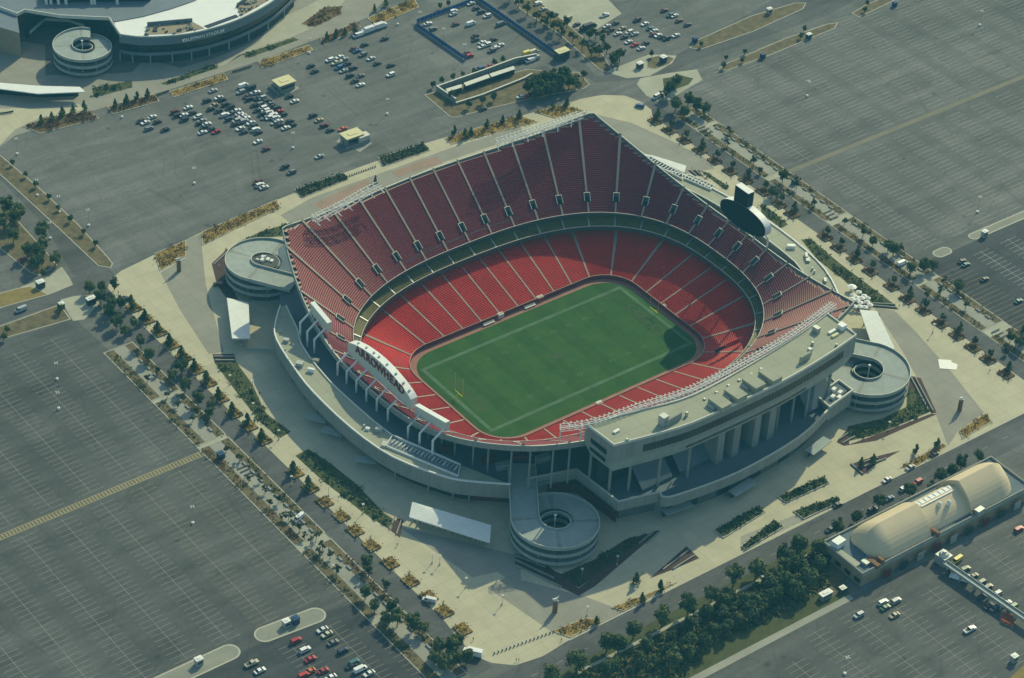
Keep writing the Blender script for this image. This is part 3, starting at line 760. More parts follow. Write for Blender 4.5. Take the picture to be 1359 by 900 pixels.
# near podium parapet and facade
b = MB(); nps = [(-81.5,-81.5), npod[0], npod[1]] + npod[2:4] + smooth_line(npod[3:8], 4)[1:] + [npod[8]]
b.wall(nps, 7.4, 12.4, C_WALL, thick=.5); b.wall(nps, 12.4, 12.6, C_TRIM, thick=.8)
b.build('podium_parapet', ST)
inner = offset_line(nps, 3.2)
if sum(p[1] for p in inner) < sum(p[1] for p in nps): inner = offset_line(nps, -3.2)
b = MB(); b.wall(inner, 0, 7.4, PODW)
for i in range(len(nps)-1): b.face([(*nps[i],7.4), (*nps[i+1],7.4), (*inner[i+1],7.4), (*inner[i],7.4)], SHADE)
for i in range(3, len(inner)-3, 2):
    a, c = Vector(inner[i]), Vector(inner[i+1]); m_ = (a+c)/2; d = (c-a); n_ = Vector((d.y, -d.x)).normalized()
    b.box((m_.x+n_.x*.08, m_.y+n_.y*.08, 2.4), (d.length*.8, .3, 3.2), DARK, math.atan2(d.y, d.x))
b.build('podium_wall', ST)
b = MB(); b.wall([Uxy(700,652,0), (-60.5,-89.2), (-59,-112)], .5, 5.0, MAROON, thick=.5); b.wall([(-100,-68), (-84,-80)], .5, 5.2, MAROON, thick=.4); b.build('red_banner_wall', ST)
# terrace base at the near corner, entrance lids
for (x, y, a) in [(Uxy(*p)+(r,)) for p, r in (((898,682), -.12), ((985,655), .10), ((1085,600), .2))]:
    b = MB(); b.box((x, y, 3.4), (13, 4.5, .4), C_RAMP, a); b.box((x, y+1, 1.6), (12, .3, 3.2), SHADE, a); b.build('entrance_lid', ST)
for (px, py, a) in ((415,572,-1.0), (436,590,-.95), (480,628,-.8)):
    p = U(px, py); b = MB(); b.box((p.x+4, p.y+3, 3.3), (9, 4, .35), C_RAMP, a); b.build('entrance_lid', ST)

# columns under the rim
cb = []
for i in range(0, nC, 4):
    a = rimp[i]
    if a[1] < -60 or (a[0] < 0 and a[1] < 40) or a[0] > 90:
        if abs(a[0]) < 66 and a[1] < 0: continue
        cb.append(a)
for a in cb:
    b = MB(); s_ = .965; b.tube((a[0]*s_, a[1]*s_, DZ), (a[0]*s_, a[1]*s_, a[2]-3.6), .42, C_WALL, 8); b.build('rim_column', ST)
# concession boxes in the shaded concourse
for (px, py, r, m) in ((648,613,.1,MAROON), (668,622,.05,STEEL), (690,610,0,MAROON), (590,600,-.3,MAROON), (720,612,.2,STEEL)):
    p = U(px, py, DZ); b = MB(); b.box((p.x, p.y, DZ+1.4), (6, 2.6, 2.8), m, r-.4); b.build('concession_booth', ST)

# press box along the near side
PI_ = smooth_line([Uxy(*p, 42) for p in ((778,563), (850,545), (920,525), (1000,482), (1060,445), (1098,417))], 4)
PO_ = smooth_line([Uxy(*p, 42) for p in ((815,591), (900,568), (950,548), (1000,525), (1050,500), (1100,470), (1136,445))], 4)
outline = PI_ + PO_[::-1]
b = MB(); b.poly(outline, 41.9, C_ROOF); roof = b.build('press_box_roof', ST)
b = MB(); b.wall(outline, 41.4, 42.6, C_TRIM, closed=True, thick=.45); b.build('roof_parapet', roof)
b = MB(); full = outline; cx_ = sum(p[0] for p in full)/len(full); cy_ = sum(p[1] for p in full)/len(full)
area = sum(full[i][0]*full[(i+1)%len(full)][1]-full[(i+1)%len(full)][0]*full[i][1] for i in range(len(full)))
sg = 1 if area > 0 else -1
o_up = offset_line(full, .2*sg, True); o_lo = offset_line(full, -1.7*sg, True)
n_ = len(full)
for i in range(n_):
    j = (i+1) % n_
    b.face([(*o_up[i],33), (*o_up[j],33), (*o_up[j],41.4), (*o_up[i],41.4)], C_WALL)
    b.face([(*o_lo[i],27), (*o_lo[j],27), (*o_up[j],33), (*o_up[i],33)], C_RAMP)
b.poly(o_lo, 27.0, SHADE)
b.build('press_box_wall', ST)
# window bands
def band(line, z0, z1, off, name, m=DARK, mull=1.6):
    L = offset_line(line, off); b = MB(); b.wall(L, z0, z1, m)
    lp = 0
    for i in range(len(L)-1):
        a, c = Vector(L[i]), Vector(L[i+1]); d = c-a; k = max(1, int(d.length/mull))
        for q in range(k):
            m_ = a+d*(q+.5)/k; b.box((m_.x, m_.y, (z0+z1)/2), (.2, .2, z1-z0), SHADE2, math.atan2(d.y, d.x))
    return b.build(name, ST)
test = offset_line(PO_, .25); sgn = 1 if test[10][1] < PO_[10][1] else -1
band(PO_[2:-2], 34.8, 38.4, .27*sgn, 'window_band')
band(offset_line(PO_[5:-6], 1.0*-sgn), 29.0, 30.6, .32*sgn, 'window_band', DARK, 2.2)
a, c = PI_[0], PO_[0]
for z0, z1, o in ((35.2, 37.4, .4), (31.4, 32.8, .5)):
    b = MB(); m_ = ((a[0]+c[0])/2-o, (a[1]+c[1])/2, (z0+z1)/2); b.box(m_, (.3, 9.5, z1-z0), DARK, 0); b.build('window_band', ST)
# rooftop units and clutter of the press box
for px, py, w_, d_, h_ in ((955,536,5.4,8,2.6), (976,524,5.4,8,2.6), (1000,510,5.4,8,2.6), (1022,500,5.4,8.5,2.6)):
    p = U(px, py, 43); b = MB(); b.box((p.x, p.y, 41.95+h_/2), (w_, d_, h_), C_ROOF, .06); b.box((p.x, p.y, 42+h_+.02), (w_+.3, d_+.3, .16), C_ROOF, .06)
    b.box((p.x-w_/2-.9, p.y+1, 42.6), (1.2, 4, 1.2), STEEL, .06); b.build('rooftop_unit', roof)
for px, py, w_, d_, h_, m in ((880,563,3,3,4.5,STEEL), (893,560,9,1,2.8,C_WALL), (911,552,1,1,2,STEEL), (818,573,3,1.2,.7,WHITE), (832,586,1,1,1.5,STEEL), (1068,478,6,1,3,C_ROOF), (1074,470,1.6,1.6,3,STEEL),
                          (1083,440,2,3,2.4,STEEL), (1078,458,1,1,1.6,STEEL), (1104,441,4,1.2,.8,WHITE), (1117,436,3,3,2.2,WHITE), (1108,446,3.6,1.2,.8,YROOF), (1110,459,.8,.8,1,STEEL),
                          (935,530,1,1,.5,STEEL), (951,521,1,1,.5,STEEL), (967,512,1,1,.5,STEEL), (981,505,1,1,.5,STEEL), (997,497,1,1,.5,STEEL), (1010,490,1,1,.5,STEEL)):
    p = U(px, py, 42); b = MB(); b.box((p.x, p.y, 42+h_/2), (w_, d_, h_), m, .1); b.build('rooftop_unit', roof)
# columns and the four white slabs under the press box
for px, py in ((782,634), (808,650), (834,646), (873,640), (912,628), (1030,565), (1050,555), (1069,549), (1098,525)):
    p = U(px, py, DZ+2.2); b = MB(); b.tube((p.x, p.y, DZ), (p.x, p.y, 28), .62, C_WALL, 10); b.build('column', ST)
for px, py in ((950,612), (971,603), (998,590), (1018,580)):
    p = U(px, py, DZ); b = MB(); b.box((p.x, p.y+4, (DZ+28)/2), (3.8, 11, 28-DZ), C_WALL, .05); b.build('pier', ST)
b = MB(); p0, p1 = U(945,618,DZ), U(1030,575,DZ); b.box(((p0.x+p1.x)/2, p0.y+9, 18), (p1.x-p0.x+3, .6, 18), DARK); b.build('lobby_glass', ST)
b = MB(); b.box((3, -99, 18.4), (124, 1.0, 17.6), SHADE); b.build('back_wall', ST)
for x0 in (-46, -26, 44):
    b = MB(); b.face([(x0,-100,22), (x0+16,-100,22), (x0+16,-112,11), (x0,-112,11)], C_DECK); b.face([(x0,-112,11), (x0+16,-112,11), (x0+16,-112,DZ), (x0,-112,DZ)], C_DECK); b.build('stair_ramp', ST)
# roof block at the right end of the near podium
bb = [Uxy(*p, 16) for p in ((1101,541), (1131,517), (1121,503), (1095,522))]
cc = [Uxy(*p, 13.6) for p in ((1113.5,503.5), (1131.5,517), (1101,539), (1084,524))]
b = MB(); b.prism(cc, 5.2, 12.6, C_DECK, C_WALL); b.wall(cc, 12.6, 13.6, C_TRIM, True, .6); e = b.build('corner_block', ST)
cb_ = Vector((sum(p[0] for p in cc)/4, sum(p[1] for p in cc)/4))
for dx, dy, h_ in ((1,1.5,1.8), (2.4,-1,1.2), (-2.4,-1.6,1.4), (0,-3,.9)):
    b = MB(); b.box((cb_.x+dx, cb_.y+dy, 12.6+h_/2), (2.2, 1.6, h_), WHITE, .3); b.build('rooftop_unit', e)
# wing rooftop clutter
for px, py, w_, d_, h_, m in ((380,452,4,3,2,STEEL), (398,484,5,4,2.6,STEEL), (413,492,5,2,2.4,WMETAL), (418,478,6,3,1.5,C_WALL), (488,569,3,2,1.5,WMETAL), (503,571,5,3,2.5,STEEL), (510,590,3,5,1.8,STEEL), (372,440,1,1,1,STEEL), (379,463,1,1,1,STEEL), (383,477,1,1,1,STEEL), (483,566,1.4,1.4,2,STEEL)):
    p = U(px, py, WZ); b = MB(); b.box((p.x, p.y, WZ-.5+h_*.35), (w_*.6, d_*.6, h_*.7), m, -.9); b.build('rooftop_unit', ST)
for px, py, w_, d_, h_, m in ((1050,328,3,6,2.4,WMETAL), (1070,340,6,2,2.2,STEEL), (1072,345,5,3,1.6,STEEL), (1078,357,1.5,1,2,STEEL), (1081,361,1.5,1,2,STEEL), (1095,372,5,2,1.6,STEEL), (1098,364,1,1,1.4,WMETAL), (1106,385,1,1,1.4,WMETAL)):
    p = U(px, py, WZ); b = MB(); b.box((p.x, p.y, WZ-.5+h_*.35), (w_*.6, d_*.6, h_*.7), m, .9); b.build('rooftop_unit', ST)
# sunken plant wells on the wings with rows of ducts
def well(pts, z):
    q = [Uxy(*p, z) for p in pts]; b = MB(); b.poly(q, z-.42, SLATE); b.wall(q, z-.45, z+.5, WHITE, True, .3)
    A_, B_ = Vector(q[0]).lerp(Vector(q[3]), .45), Vector(q[1]).lerp(Vector(q[2]), .45); d = B_-A_; k = int(d.length/1.7)
    for i in range(1, k):
        m_ = A_+d*i/k; b.box((m_.x, m_.y, z), (.5, 2.6, .8), STEEL if i % 3 else C_TRIM, math.atan2(d.y, d.x))
    b.build('plant_well', ST)
well([(521,578), (611,617), (608,632), (512,592)], WZ)
well([(862,208), (906,231), (905,238), (860,214)], WZ); well([(913,232), (948,247), (943,252), (908,237)], WZ)

# light racks above the rim (lattice walkways with lamp heads)
def rack(name, pts, z, width, teeth, label, drop, tlen=1.6, out=1):
    R_ = empty(name, (pts[0][0], pts[0][1], 0)); setp(R_, label, 'light rack', 'lattice light racks over the stadium rim')
    inv = Vector((-R_.location.x, -R_.location.y, 0))
    def fin(b, n):
        for k in range(len(b.v)): b.v[k] = (b.v[k][0]+inv.x, b.v[k][1]+inv.y, b.v[k][2])
        return b.build(n, R_)
    o1 = offset_line(pts, width/2); o2 = offset_line(pts, -width/2); b = MB()
    for L in (o1, pts, o2):
        for zz in (z-.9, z+.9):
            for i in range(len(L)-1): b.tube((*L[i],zz), (*L[i+1],zz), .15, WHITE, 5)
    for i in range(len(pts)-1):
        k = max(1, int((Vector(pts[i+1])-Vector(pts[i])).length/2.0))
        for q in range(k):
            f = q/k; a_ = Vector(o1[i]).lerp(Vector(o1[i+1]), f); c_ = Vector(o2[i]).lerp(Vector(o2[i+1]), f)
            for zz in (z-.9, z+.9): b.tube((*a_,zz), (*c_,zz), .12, WHITE, 4)
            b.tube((*a_,z-.9), (*c_,z+.9), .10, WHITE, 4); b.tube((*a_,z-.9), (*a_,z+.9), .10, WHITE, 4); b.tube((*c_,z-.9), (*c_,z+.9), .10, WHITE, 4)
    fin(b, 'truss')
    b = MB(); lp = pts
    for i in range(len(pts)-1):
        a_, c_ = Vector(pts[i]), Vector(pts[i+1]); d = c_-a_; k = max(1, int(d.length/teeth)); n_ = Vector((d.y, -d.x)).normalized()*out
        for q in range(k):
            m_ = a_+d*(q+.5)/k; e_ = m_+n_*(width/2+tlen)
            b = MB(); b.tube((*(m_+n_*width/2),z+.9), (*e_,z+.5), .07, C_TRIM, 4); b.box((e_.x, e_.y, z+.4), (.55, .5, .55), C_TRIM, math.atan2(d.y, d.x)); fin(b, 'lamp_head')
    for i in range(0, len(pts), 2):
        b = MB(); m_ = pts[i]; d_ = Vector(m_).normalized()
        b.tube((m_[0]-d_.x*drop[1], m_[1]-d_.y*drop[1], drop[0]), (m_[0], m_[1], z-.9), .28, WHITE, 5); fin(b, 'support_post')
    return R_
RZ = 37.0
l1 = smooth_line([Uxy(*p, RZ) for p in ((417,291), (438,281), (460,270), (482,257), (503,246))], 3)
l2 = smooth_line([Uxy(*p, RZ) for p in ((660,189), (690,180), (720,170), (750,160), (772,152))], 3)
rack('light_rack', l1, RZ, 3.6, 1.6, 'white lattice light rack on the far rim nearest the left corner of the stadium', (34, 3.0), .9, -1)
rack('light_rack', l2, RZ, 3.6, 1.6, 'white lattice light rack on the far rim beside the upper corner of the stadium', (34, 3.0), .9, -1)
l3 = smooth_line([Uxy(*p, 42.5) for p in ((744,568), (790,561), (850,540), (918,518), (990,481), (1050,446), (1107,404))], 3)
rack('light_rack', l3, 42.5, 2.4, 1.9, 'long white light rack running along the seat side of the press box roof', (32, 1.0), 1.0, -1)

# spiral ramps
def spiral(cx, cy, rot, direc, label, blen, R=17.6, r=6.4, top=11.6, turns=3, white=True, group='round spiral ramp towers'):
    T = setp(empty('spiral_ramp', (cx, cy, 0)), label, 'spiral ramp', group)
    pt = 3.85; N = 48; b = MB(); p_ = MB()
    def P(a, rr, z): return (rr*math.cos(a), rr*math.sin(a), z)
    for k in range(int(N*turns)):
        a0, a1 = rot+direc*2*math.pi*k/N, rot+direc*2*math.pi*(k+1)/N; z0, z1 = top-pt*k/N, top-pt*(k+1)/N
        b.face([P(a0,r,z0), P(a0,R,z0), P(a1,R,z1), P(a1,r,z1)], C_RAMP if k % 12 else C_WALL)
        b.face([P(a0,r,z0-.5), P(a0,R,z0-.5), P(a1,R,z1-.5), P(a1,r,z1-.5)], SHADE)
        for rr, s_ in ((R, 1), (r, -1)):
            w2 = rr+.3*s_
            p_.face([P(a0,rr,z0-.6), P(a1,rr,z1-.6), P(a1,rr,z1+1.0), P(a0,rr,z0+1.0)], C_RAMP); p_.face([P(a0,w2,z0-.6), P(a1,w2,z1-.6), P(a1,w2,z1+1.0), P(a0,w2,z0+1.0)], C_RAMP)
            p_.face([P(a0,rr,z0+1.0), P(a1,rr,z1+1.0), P(a1,w2,z1+1.0), P(a0,w2,z0+1.0)], C_TRIM if k < N else C_RAMP)
    b.build('ramp_deck', T); p_.build('ramp_parapet', T)
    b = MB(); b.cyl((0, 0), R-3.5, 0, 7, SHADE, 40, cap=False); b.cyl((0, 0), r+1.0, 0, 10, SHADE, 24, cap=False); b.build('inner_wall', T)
    for k in range(12):
        b = MB(); a = 2*math.pi*k/12; b.tube(P(a, R-.9, 0), P(a, R-.9, 7.6), .3, C_WALL, 6); b.build('ramp_column', T)
    b = MB(); b.tube((0, 0, 0), (0, 0, 13), .22, WHITE, 6); b.box((0, 0, 13.1), (.9, .9, .4), WHITE); b.build('light_mast', T)
    # straight bridge to the stadium, tangent at the start of the ramp
    d = Vector((math.cos(rot), math.sin(rot))); t = Vector((-d.y, d.x))*(-direc); b = MB()
    q = [d*r, d*R, d*R+t*blen, d*r+t*blen]
    b.face([(*q[0],top), (*q[1],top), (*q[2],top-.6), (*q[3],top-.6)], C_RAMP)
    b.face([(*q[0],top-.9), (*q[1],top-.9), (*q[2],top-1.5), (*q[3],top-1.5)], SHADE); b.build('bridge_deck', T)
    b = MB()
    for a_, c_ in ((q[0], q[3]), (q[1], q[2])):
        e_ = d*.15
        b.face([(*(a_-e_),top-.9), (*(c_-e_),top-1.5), (*(c_-e_),top+.4), (*(a_-e_),top+1)], C_RAMP); b.face([(*(a_+e_),top-.9), (*(c_+e_),top-1.5), (*(c_+e_),top+.4), (*(a_+e_),top+1)], C_RAMP)
        b.face([(*(a_-e_),top+1), (*(c_-e_),top+.4), (*(c_+e_),top+.4), (*(a_+e_),top+1)], C_TRIM)
    b.build('bridge_parapet', T)
    for f in (.35, .8):
        b = MB(); m_ = (q[0]+q[1])/2+t*blen*f; b.tube((*m_, 0), (*m_, top-1), .9, C_WALL, 8); b.build('bridge_pier', T)
    return T
spiral(-86, -106.2, rad(145), 1, 'round spiral ramp tower in the shade at the near corner of the stadium', 34)
t1 = spiral(-86.3, 105, rad(215), -1, 'round sunlit spiral ramp tower at the left corner of the stadium', 19)
spiral(86.6, -104.6, rad(35), -1, 'round spiral ramp tower beside the right end of the press box', 30)
b = MB(); b.cyl((0,0), 6.2, 10.2, 10.3, SHADE2, 32)
for dx, dy, w_, h_ in ((-1,1,1.8,1.0), (1.6,.2,2,.8), (.5,2.6,1.4,1.2), (-2.4,2.6,.7,.7), (2.5,-1.5,1.8,.6)): b.box((dx, dy, 10.3+h_/2), (w_, 1.4, h_), WMETAL, .6)
b.build('plant_deck', t1)

# ------------------------------------------------------------------ scoreboards and signs on the rim
def scoreboard(label, y0, y1, z0, zend, zmid, x, thick, posts, arch=True, sx=-1, text=None, mback=None, mtop=None):
    """board across the end of the bowl: flat or arched top, posts behind it rising from the deck"""
    yc = (y0+y1)/2; T = setp(empty('scoreboard', (sx*x, yc, 0)), label, 'scoreboard')
    b = MB(); N = 28; mback = mback or C_TRIM; prof = []
    for k in range(N+1):
        f = k/N; y = y0+(y1-y0)*f-yc
        zt = zend+(zmid-zend)*math.sin(math.pi*f)**.7 if arch else zend+(zmid-zend)*f
        zb = z0(f) if callable(z0) else z0
        prof.append((y, zb, zt))
    xo, xi = 0.0, -sx*thick
    for k in range(N):
        (ya, ba, ta), (yb, bb_, tb) = prof[k], prof[k+1]
        b.face([(xo,ya,ba), (xo,yb,bb_), (xo,yb,tb), (xo,ya,ta)], mback)
        b.face([(xo,ya,ta), (xo,yb,tb), (xi,yb,tb), (xi,ya,ta)], mtop or WMETAL)
        b.face([(xo,ya,ba), (xo,yb,bb_), (xi,yb,bb_), (xi,ya,ba)], STEEL)
    for (ya, ba, ta) in (prof[0], prof[-1]): b.face([(xo,ya,ba), (xi,ya,ba), (xi,ya,ta), (xo,ya,ta)], mback)
    b.build('board_body', T)
    b = MB()
    for k in range(N):
        (ya, ba, ta), (yb, bb_, tb) = prof[k], prof[k+1]; b.face([(xi,ya,ba+.02), (xi,yb,bb_+.02), (xi,yb,tb-.02), (xi,ya,ta-.02)], DARK)
    b.build('screen', T)
    for (py, zb) in posts:
        b = MB(); xx = sx*5.6; f = (py-y0)/(y1-y0); zz = (z0(f) if callable(z0) else z0)
        b.tube((xx, py-yc, DZ), (xx, py-yc, zz-2.2), .5, WHITE, 8); b.tube((xx, py-yc, zz-2.4), (sx*.1, py-yc, zz+1.4), .45, WHITE, 8)
        b.build('support_post', T)
    return T
A1 = scoreboard('long white arched sign board lettered ARROWHEAD in red on its back, standing on angled posts', 20.2, -25.5, 18.3, 23.8, 29.0, 99.4, 3.4,
                [(19.4, 9), (12.6, 7), (5.4, 7), (-2, 7), (-9.6, 7), (-17.6, 8)])
lt = 'ARROWHEAD'
adv = {'W': 1.45, 'O': 1.1, 'E': .92}; tot = sum(adv.get(c, 1.0) for c in lt); acc = 0
for k, ch in enumerate(lt):
    f = (acc+adv.get(ch, 1.0)/2)/tot; acc += adv.get(ch, 1.0); y = 14.4-35.4*f
    zc = 24.5+1.0*math.sin(math.pi*(f*.86+.07)); hh = 4.3
    t = text_mesh(ch, hh*1.30, REDL, 'letter', A1, ext=.1, bold=.17, xs=.93)
    t.rotation_euler = (rad(90), 0, rad(-90)); t.location = (-.16, y-A1.location.y, zc)
b = MB()
for f in (.12, .25, .37, .45, .58, .72, .84, .93):
    y = 20.2-45.7*f; z_ = 23.8+5.2*math.sin(math.pi*f)**.7; b.box((1.6, y-A1.location.y, z_+.3), (.8, .8, .6), STEEL)
b.build('vent_caps', A1)
scoreboard('small white sign board left of the large arched sign, on three white posts', 49.2, 36.0, lambda f: 21.6-2.6*f, 27.0, 24.2, 99.2, 2.2, [(48.4, 9), (42.9, 9), (37.5, 9)], arch=False)
scoreboard('small white sign board between the arched sign and the near corner, on tall posts', -27.8, -49.2, lambda f: 17.2+5.6*f, 22.2, 27.4, 99.0, 2.2, [(-31.5, 9), (-39.6, 9), (-48.6, 9)], arch=False)
# big dark oval video board at the other end
J = setp(empty('video_board', (98.5, -5, 0)), 'huge dark oval video board with a square top box over the right rim', 'video board')
b = MB(); N = 40; cy, cz, ry, rz_ = -.5, 28.2, 15.4, 6.4
el_ = [(cy+ry*math.cos(2*math.pi*k/N), cz+rz_*math.copysign(abs(math.sin(2*math.pi*k/N))**.85, math.sin(2*math.pi*k/N))+.06*-(ry*math.cos(2*math.pi*k/N))) for k in range(N)]
for k in range(N):
    a, c = el_[k], el_[(k+1) % N]; b.face([(0,*a), (0,*c), (3.6,*c), (3.6,*a)], WMETAL)
b.face([(3.6,*p) for p in el_], C_TRIM); b.build('board_body', J, True)
b = MB(); b.face([(-.05, cy+(p[0]-cy)*.985, cz+(p[1]-cz)*.97) for p in el_][::-1], BOARD); b.build('screen', J)
b = MB(); bx = [(-6.6+4.2+5, 31), (3.8+4.2+5, 31)]
b.box((1.9, 2.2, 37.0), (3.6, 8.8, 10.0), BOARD); b.box((1.9, 2.2, 42.1), (3.6, 8.8, .2), WHITE); b.build('top_box', J)
for y in (-13, -4, 6, 14):
    b = MB(); b.tube((5.2, y, DZ), (5.2, y, 22), .5, WHITE, 8); b.tube((5.2, y, 22), (3.0, y, 25), .45, WHITE, 8); b.build('support_post', J)

# entrance canopies
def canopy(pts, zs, label):
    q = [U(*p, z_) for p, z_ in zip(pts, zs)]; c = sum(q, Vector())/4; T = setp(empty('entrance_canopy', (c.x, c.y, 0)), label, 'canopy', 'white canopies over the stadium gates')
    b = MB(); L = [Vector((p.x-c.x, p.y-c.y, p.z)) for p in q]; ar = sum(L[i].x*L[(i+1)%4].y-L[(i+1)%4].x*L[i].y for i in range(4))
    if ar < 0: L = L[::-1]
    dn = Vector((0, 0, .55)); b.face(L, CANP); b.face([p-dn for p in L[::-1]], STEEL)
    for i in range(4): b.face([L[i]-dn, L[(i+1)%4]-dn, L[(i+1)%4], L[i]], WHITE)
    b.build('canopy_roof', T)
    for fa in (.15, .5, .85):
        for fb in (.2, .8):
            m_ = (L[0].lerp(L[1], fb)).lerp(L[3].lerp(L[2], fb), fa); b = MB(); b.tube((m_.x, m_.y, 0), (m_.x, m_.y, m_.z-.5), .22, STEEL, 6); b.build('canopy_post', T)
    m0, m1 = (L[0]+L[1])/2, (L[2]+L[3])/2
    b = MB(); d = m1-m0; n = max(3, int(d.length/2.5))
    for k in range(n):
        m_ = m0+d*(k+.5)/n; b.box((m_.x, m_.y, 1.1), (.5, 1.6, 2.2), STEEL, math.atan2(d.y, d.x))
    b.build('turnstiles', T)
canopy([(301,395), (330,402), (332,449), (308,449)], (6.2, 5.4, 5.4, 6.4), 'white four-sided canopy roof on the ground below the sunlit left ramp tower')
canopy([(543,686), (547,666), (652,697), (650,720)], (5.2, 6.6, 5.8, 5.0), 'white canopy roof half in shade left of the shaded near ramp tower')
canopy([(1141,411), (1164,413), (1188,463), (1157,458)], (5.8, 5.8, 5.8, 5.8), 'white canopy roof between the patio umbrellas and the right ramp tower')
canopy([(852,204), (866,206), (911,220), (908,229)], (6.5, 6.5, 6, 6), 'white canopy roof showing past the far rim above the plant wells')
# low security fences near the gates
def fence(pts, h, m, label, cat='fence', post=2.5, mesh=True):
    P_ = [Uxy(*p) for p in pts]; T = setp(empty('fence', (P_[0][0], P_[0][1], 0)), label, cat); o = P_[0]
    Lr = [(p[0]-o[0], p[1]-o[1]) for p in P_]; b = MB(); b.wall(Lr, .15, h, m, thick=.06); b.build('fence_panel', T)
    b = MB()
    for i in range(len(Lr)-1):
        a, c = Vector(Lr[i]), Vector(Lr[i+1]); k = max(1, int((c-a).length/post))
        for q in range(k): m_ = a.lerp(c, q/k); b.tube((*m_, 0), (*m_, h+.1), .07, STEEL, 5)
    b.build('fence_posts', T)
    return T
fence([(325,466), (366,468)], 1.8, STEEL, 'short grey security fence left of the curved stadium wing', post=4)
fence([(559,648), (566,626)], 1.8, SHADE, 'dark security fence behind the near white canopy', post=4)
FB = fence([(618,81), (553,36), (553,31), (620,6), (632,0), (650,12), (700,47), (745,79)], 2.6, BLUEF, 'long blue fabric fence around the smaller car park at the top')

# ------------------------------------------------------------------ planting beds
def leaf_mesh(name, n, region, zlo, zhi, m, size, parent=None, seed=0, clump=0):
    """leaf tufts scattered over an area given by region(rng)->(x, y)"""
    R_ = random.Random(seed); b = MB(); cl = [region(R_) for _ in range(clump)] if clump else None
    for k in range(n):
        x, y = region(R_) if not cl or R_.random() < .25 else (lambda c: (c[0]+R_.gauss(0, .9), c[1]+R_.gauss(0, .9)))(R_.choice(cl))
        z_ = zlo+(zhi-zlo)*R_.random()**1.4; s_ = size*(.6+.8*R_.random())
        d = Vector((R_.gauss(0,1), R_.gauss(0,1), R_.gauss(0,1)+.8)).normalized(); u = d.orthogonal().normalized(); v = d.cross(u)
        a = R_.random()*6.28; u2 = u*math.cos(a)+v*math.sin(a); v2 = d.cross(u2); c = Vector((x, y, z_))
        b.face([c-u2*s_-v2*s_*.5, c+u2*s_-v2*s_*.5, c+u2*s_*.6+v2*s_*.6, c-u2*s_*.6+v2*s_*.6], m)
    return b.build(name, parent)
def in_poly(pts):
    tris = []; P3 = [Vector((p[0], p[1], 0)) for p in pts]
    for t in tessellate_polygon([P3]):
        a, b_, c = [P3[i] for i in t]; tris.append((abs((b_-a).cross(c-a).z)/2, a, b_, c))
    tot = sum(t[0] for t in tris)
    def f(R_):
        r = R_.random()*tot
        for A_, a, b_, c in tris:
            r -= A_
            if r <= 0: break
        u, v = R_.random(), R_.random()
        if u+v > 1: u, v = 1-u, 1-v
        p = a+(b_-a)*u+(c-a)*v; return (p.x, p.y)
    f.area = tot; return f
def bed(pts, kind, seed, wall=.0):
    q = [Uxy(*p) for p in pts]; b = MB()
    if sum(q[i][0]*q[(i+1)%len(q)][1]-q[(i+1)%len(q)][0]*q[i][1] for i in range(len(q))) < 0: q = q[::-1]
    if wall: b.prism(q, 0, wall, C_KERB); b.poly(inset(q, .35), wall+.006, {'g': MULCH, 'l': GREENG, 'a': AMBG, 'r': RUSG}[kind])
    else: b.poly(q, .04, {'g': MULCH, 'l': GREENG, 't': TERR, 'a': AMBG, 'r': RUSG}[kind])
    setp(b.build('planting_bed'), kind='structure'); reg = in_poly(inset(q, .5))
    z_ = wall+.05
    if kind in ('g', 'l'): o = leaf_mesh('shrubs', int(reg.area*(3.4 if wall else 1.8)), reg, z_, z_+1.2, LEAF_D if (kind == 'g' or wall) else LEAF_M, .5, seed=seed, clump=0 if wall else int(reg.area/14)+3)
    elif kind == 'a': o = leaf_mesh('shrubs', int(reg.area*3.4), reg, z_, z_+.55, LEAF_A, .34, seed=seed, clump=int(reg.area/7)+3)
    elif kind == 'r': o = leaf_mesh('shrubs', int(reg.area*3.0), reg, z_, z_+.7, LEAF_R, .38, seed=seed, clump=int(reg.area/8)+3)
    else: return
    setp(o, kind='stuff')
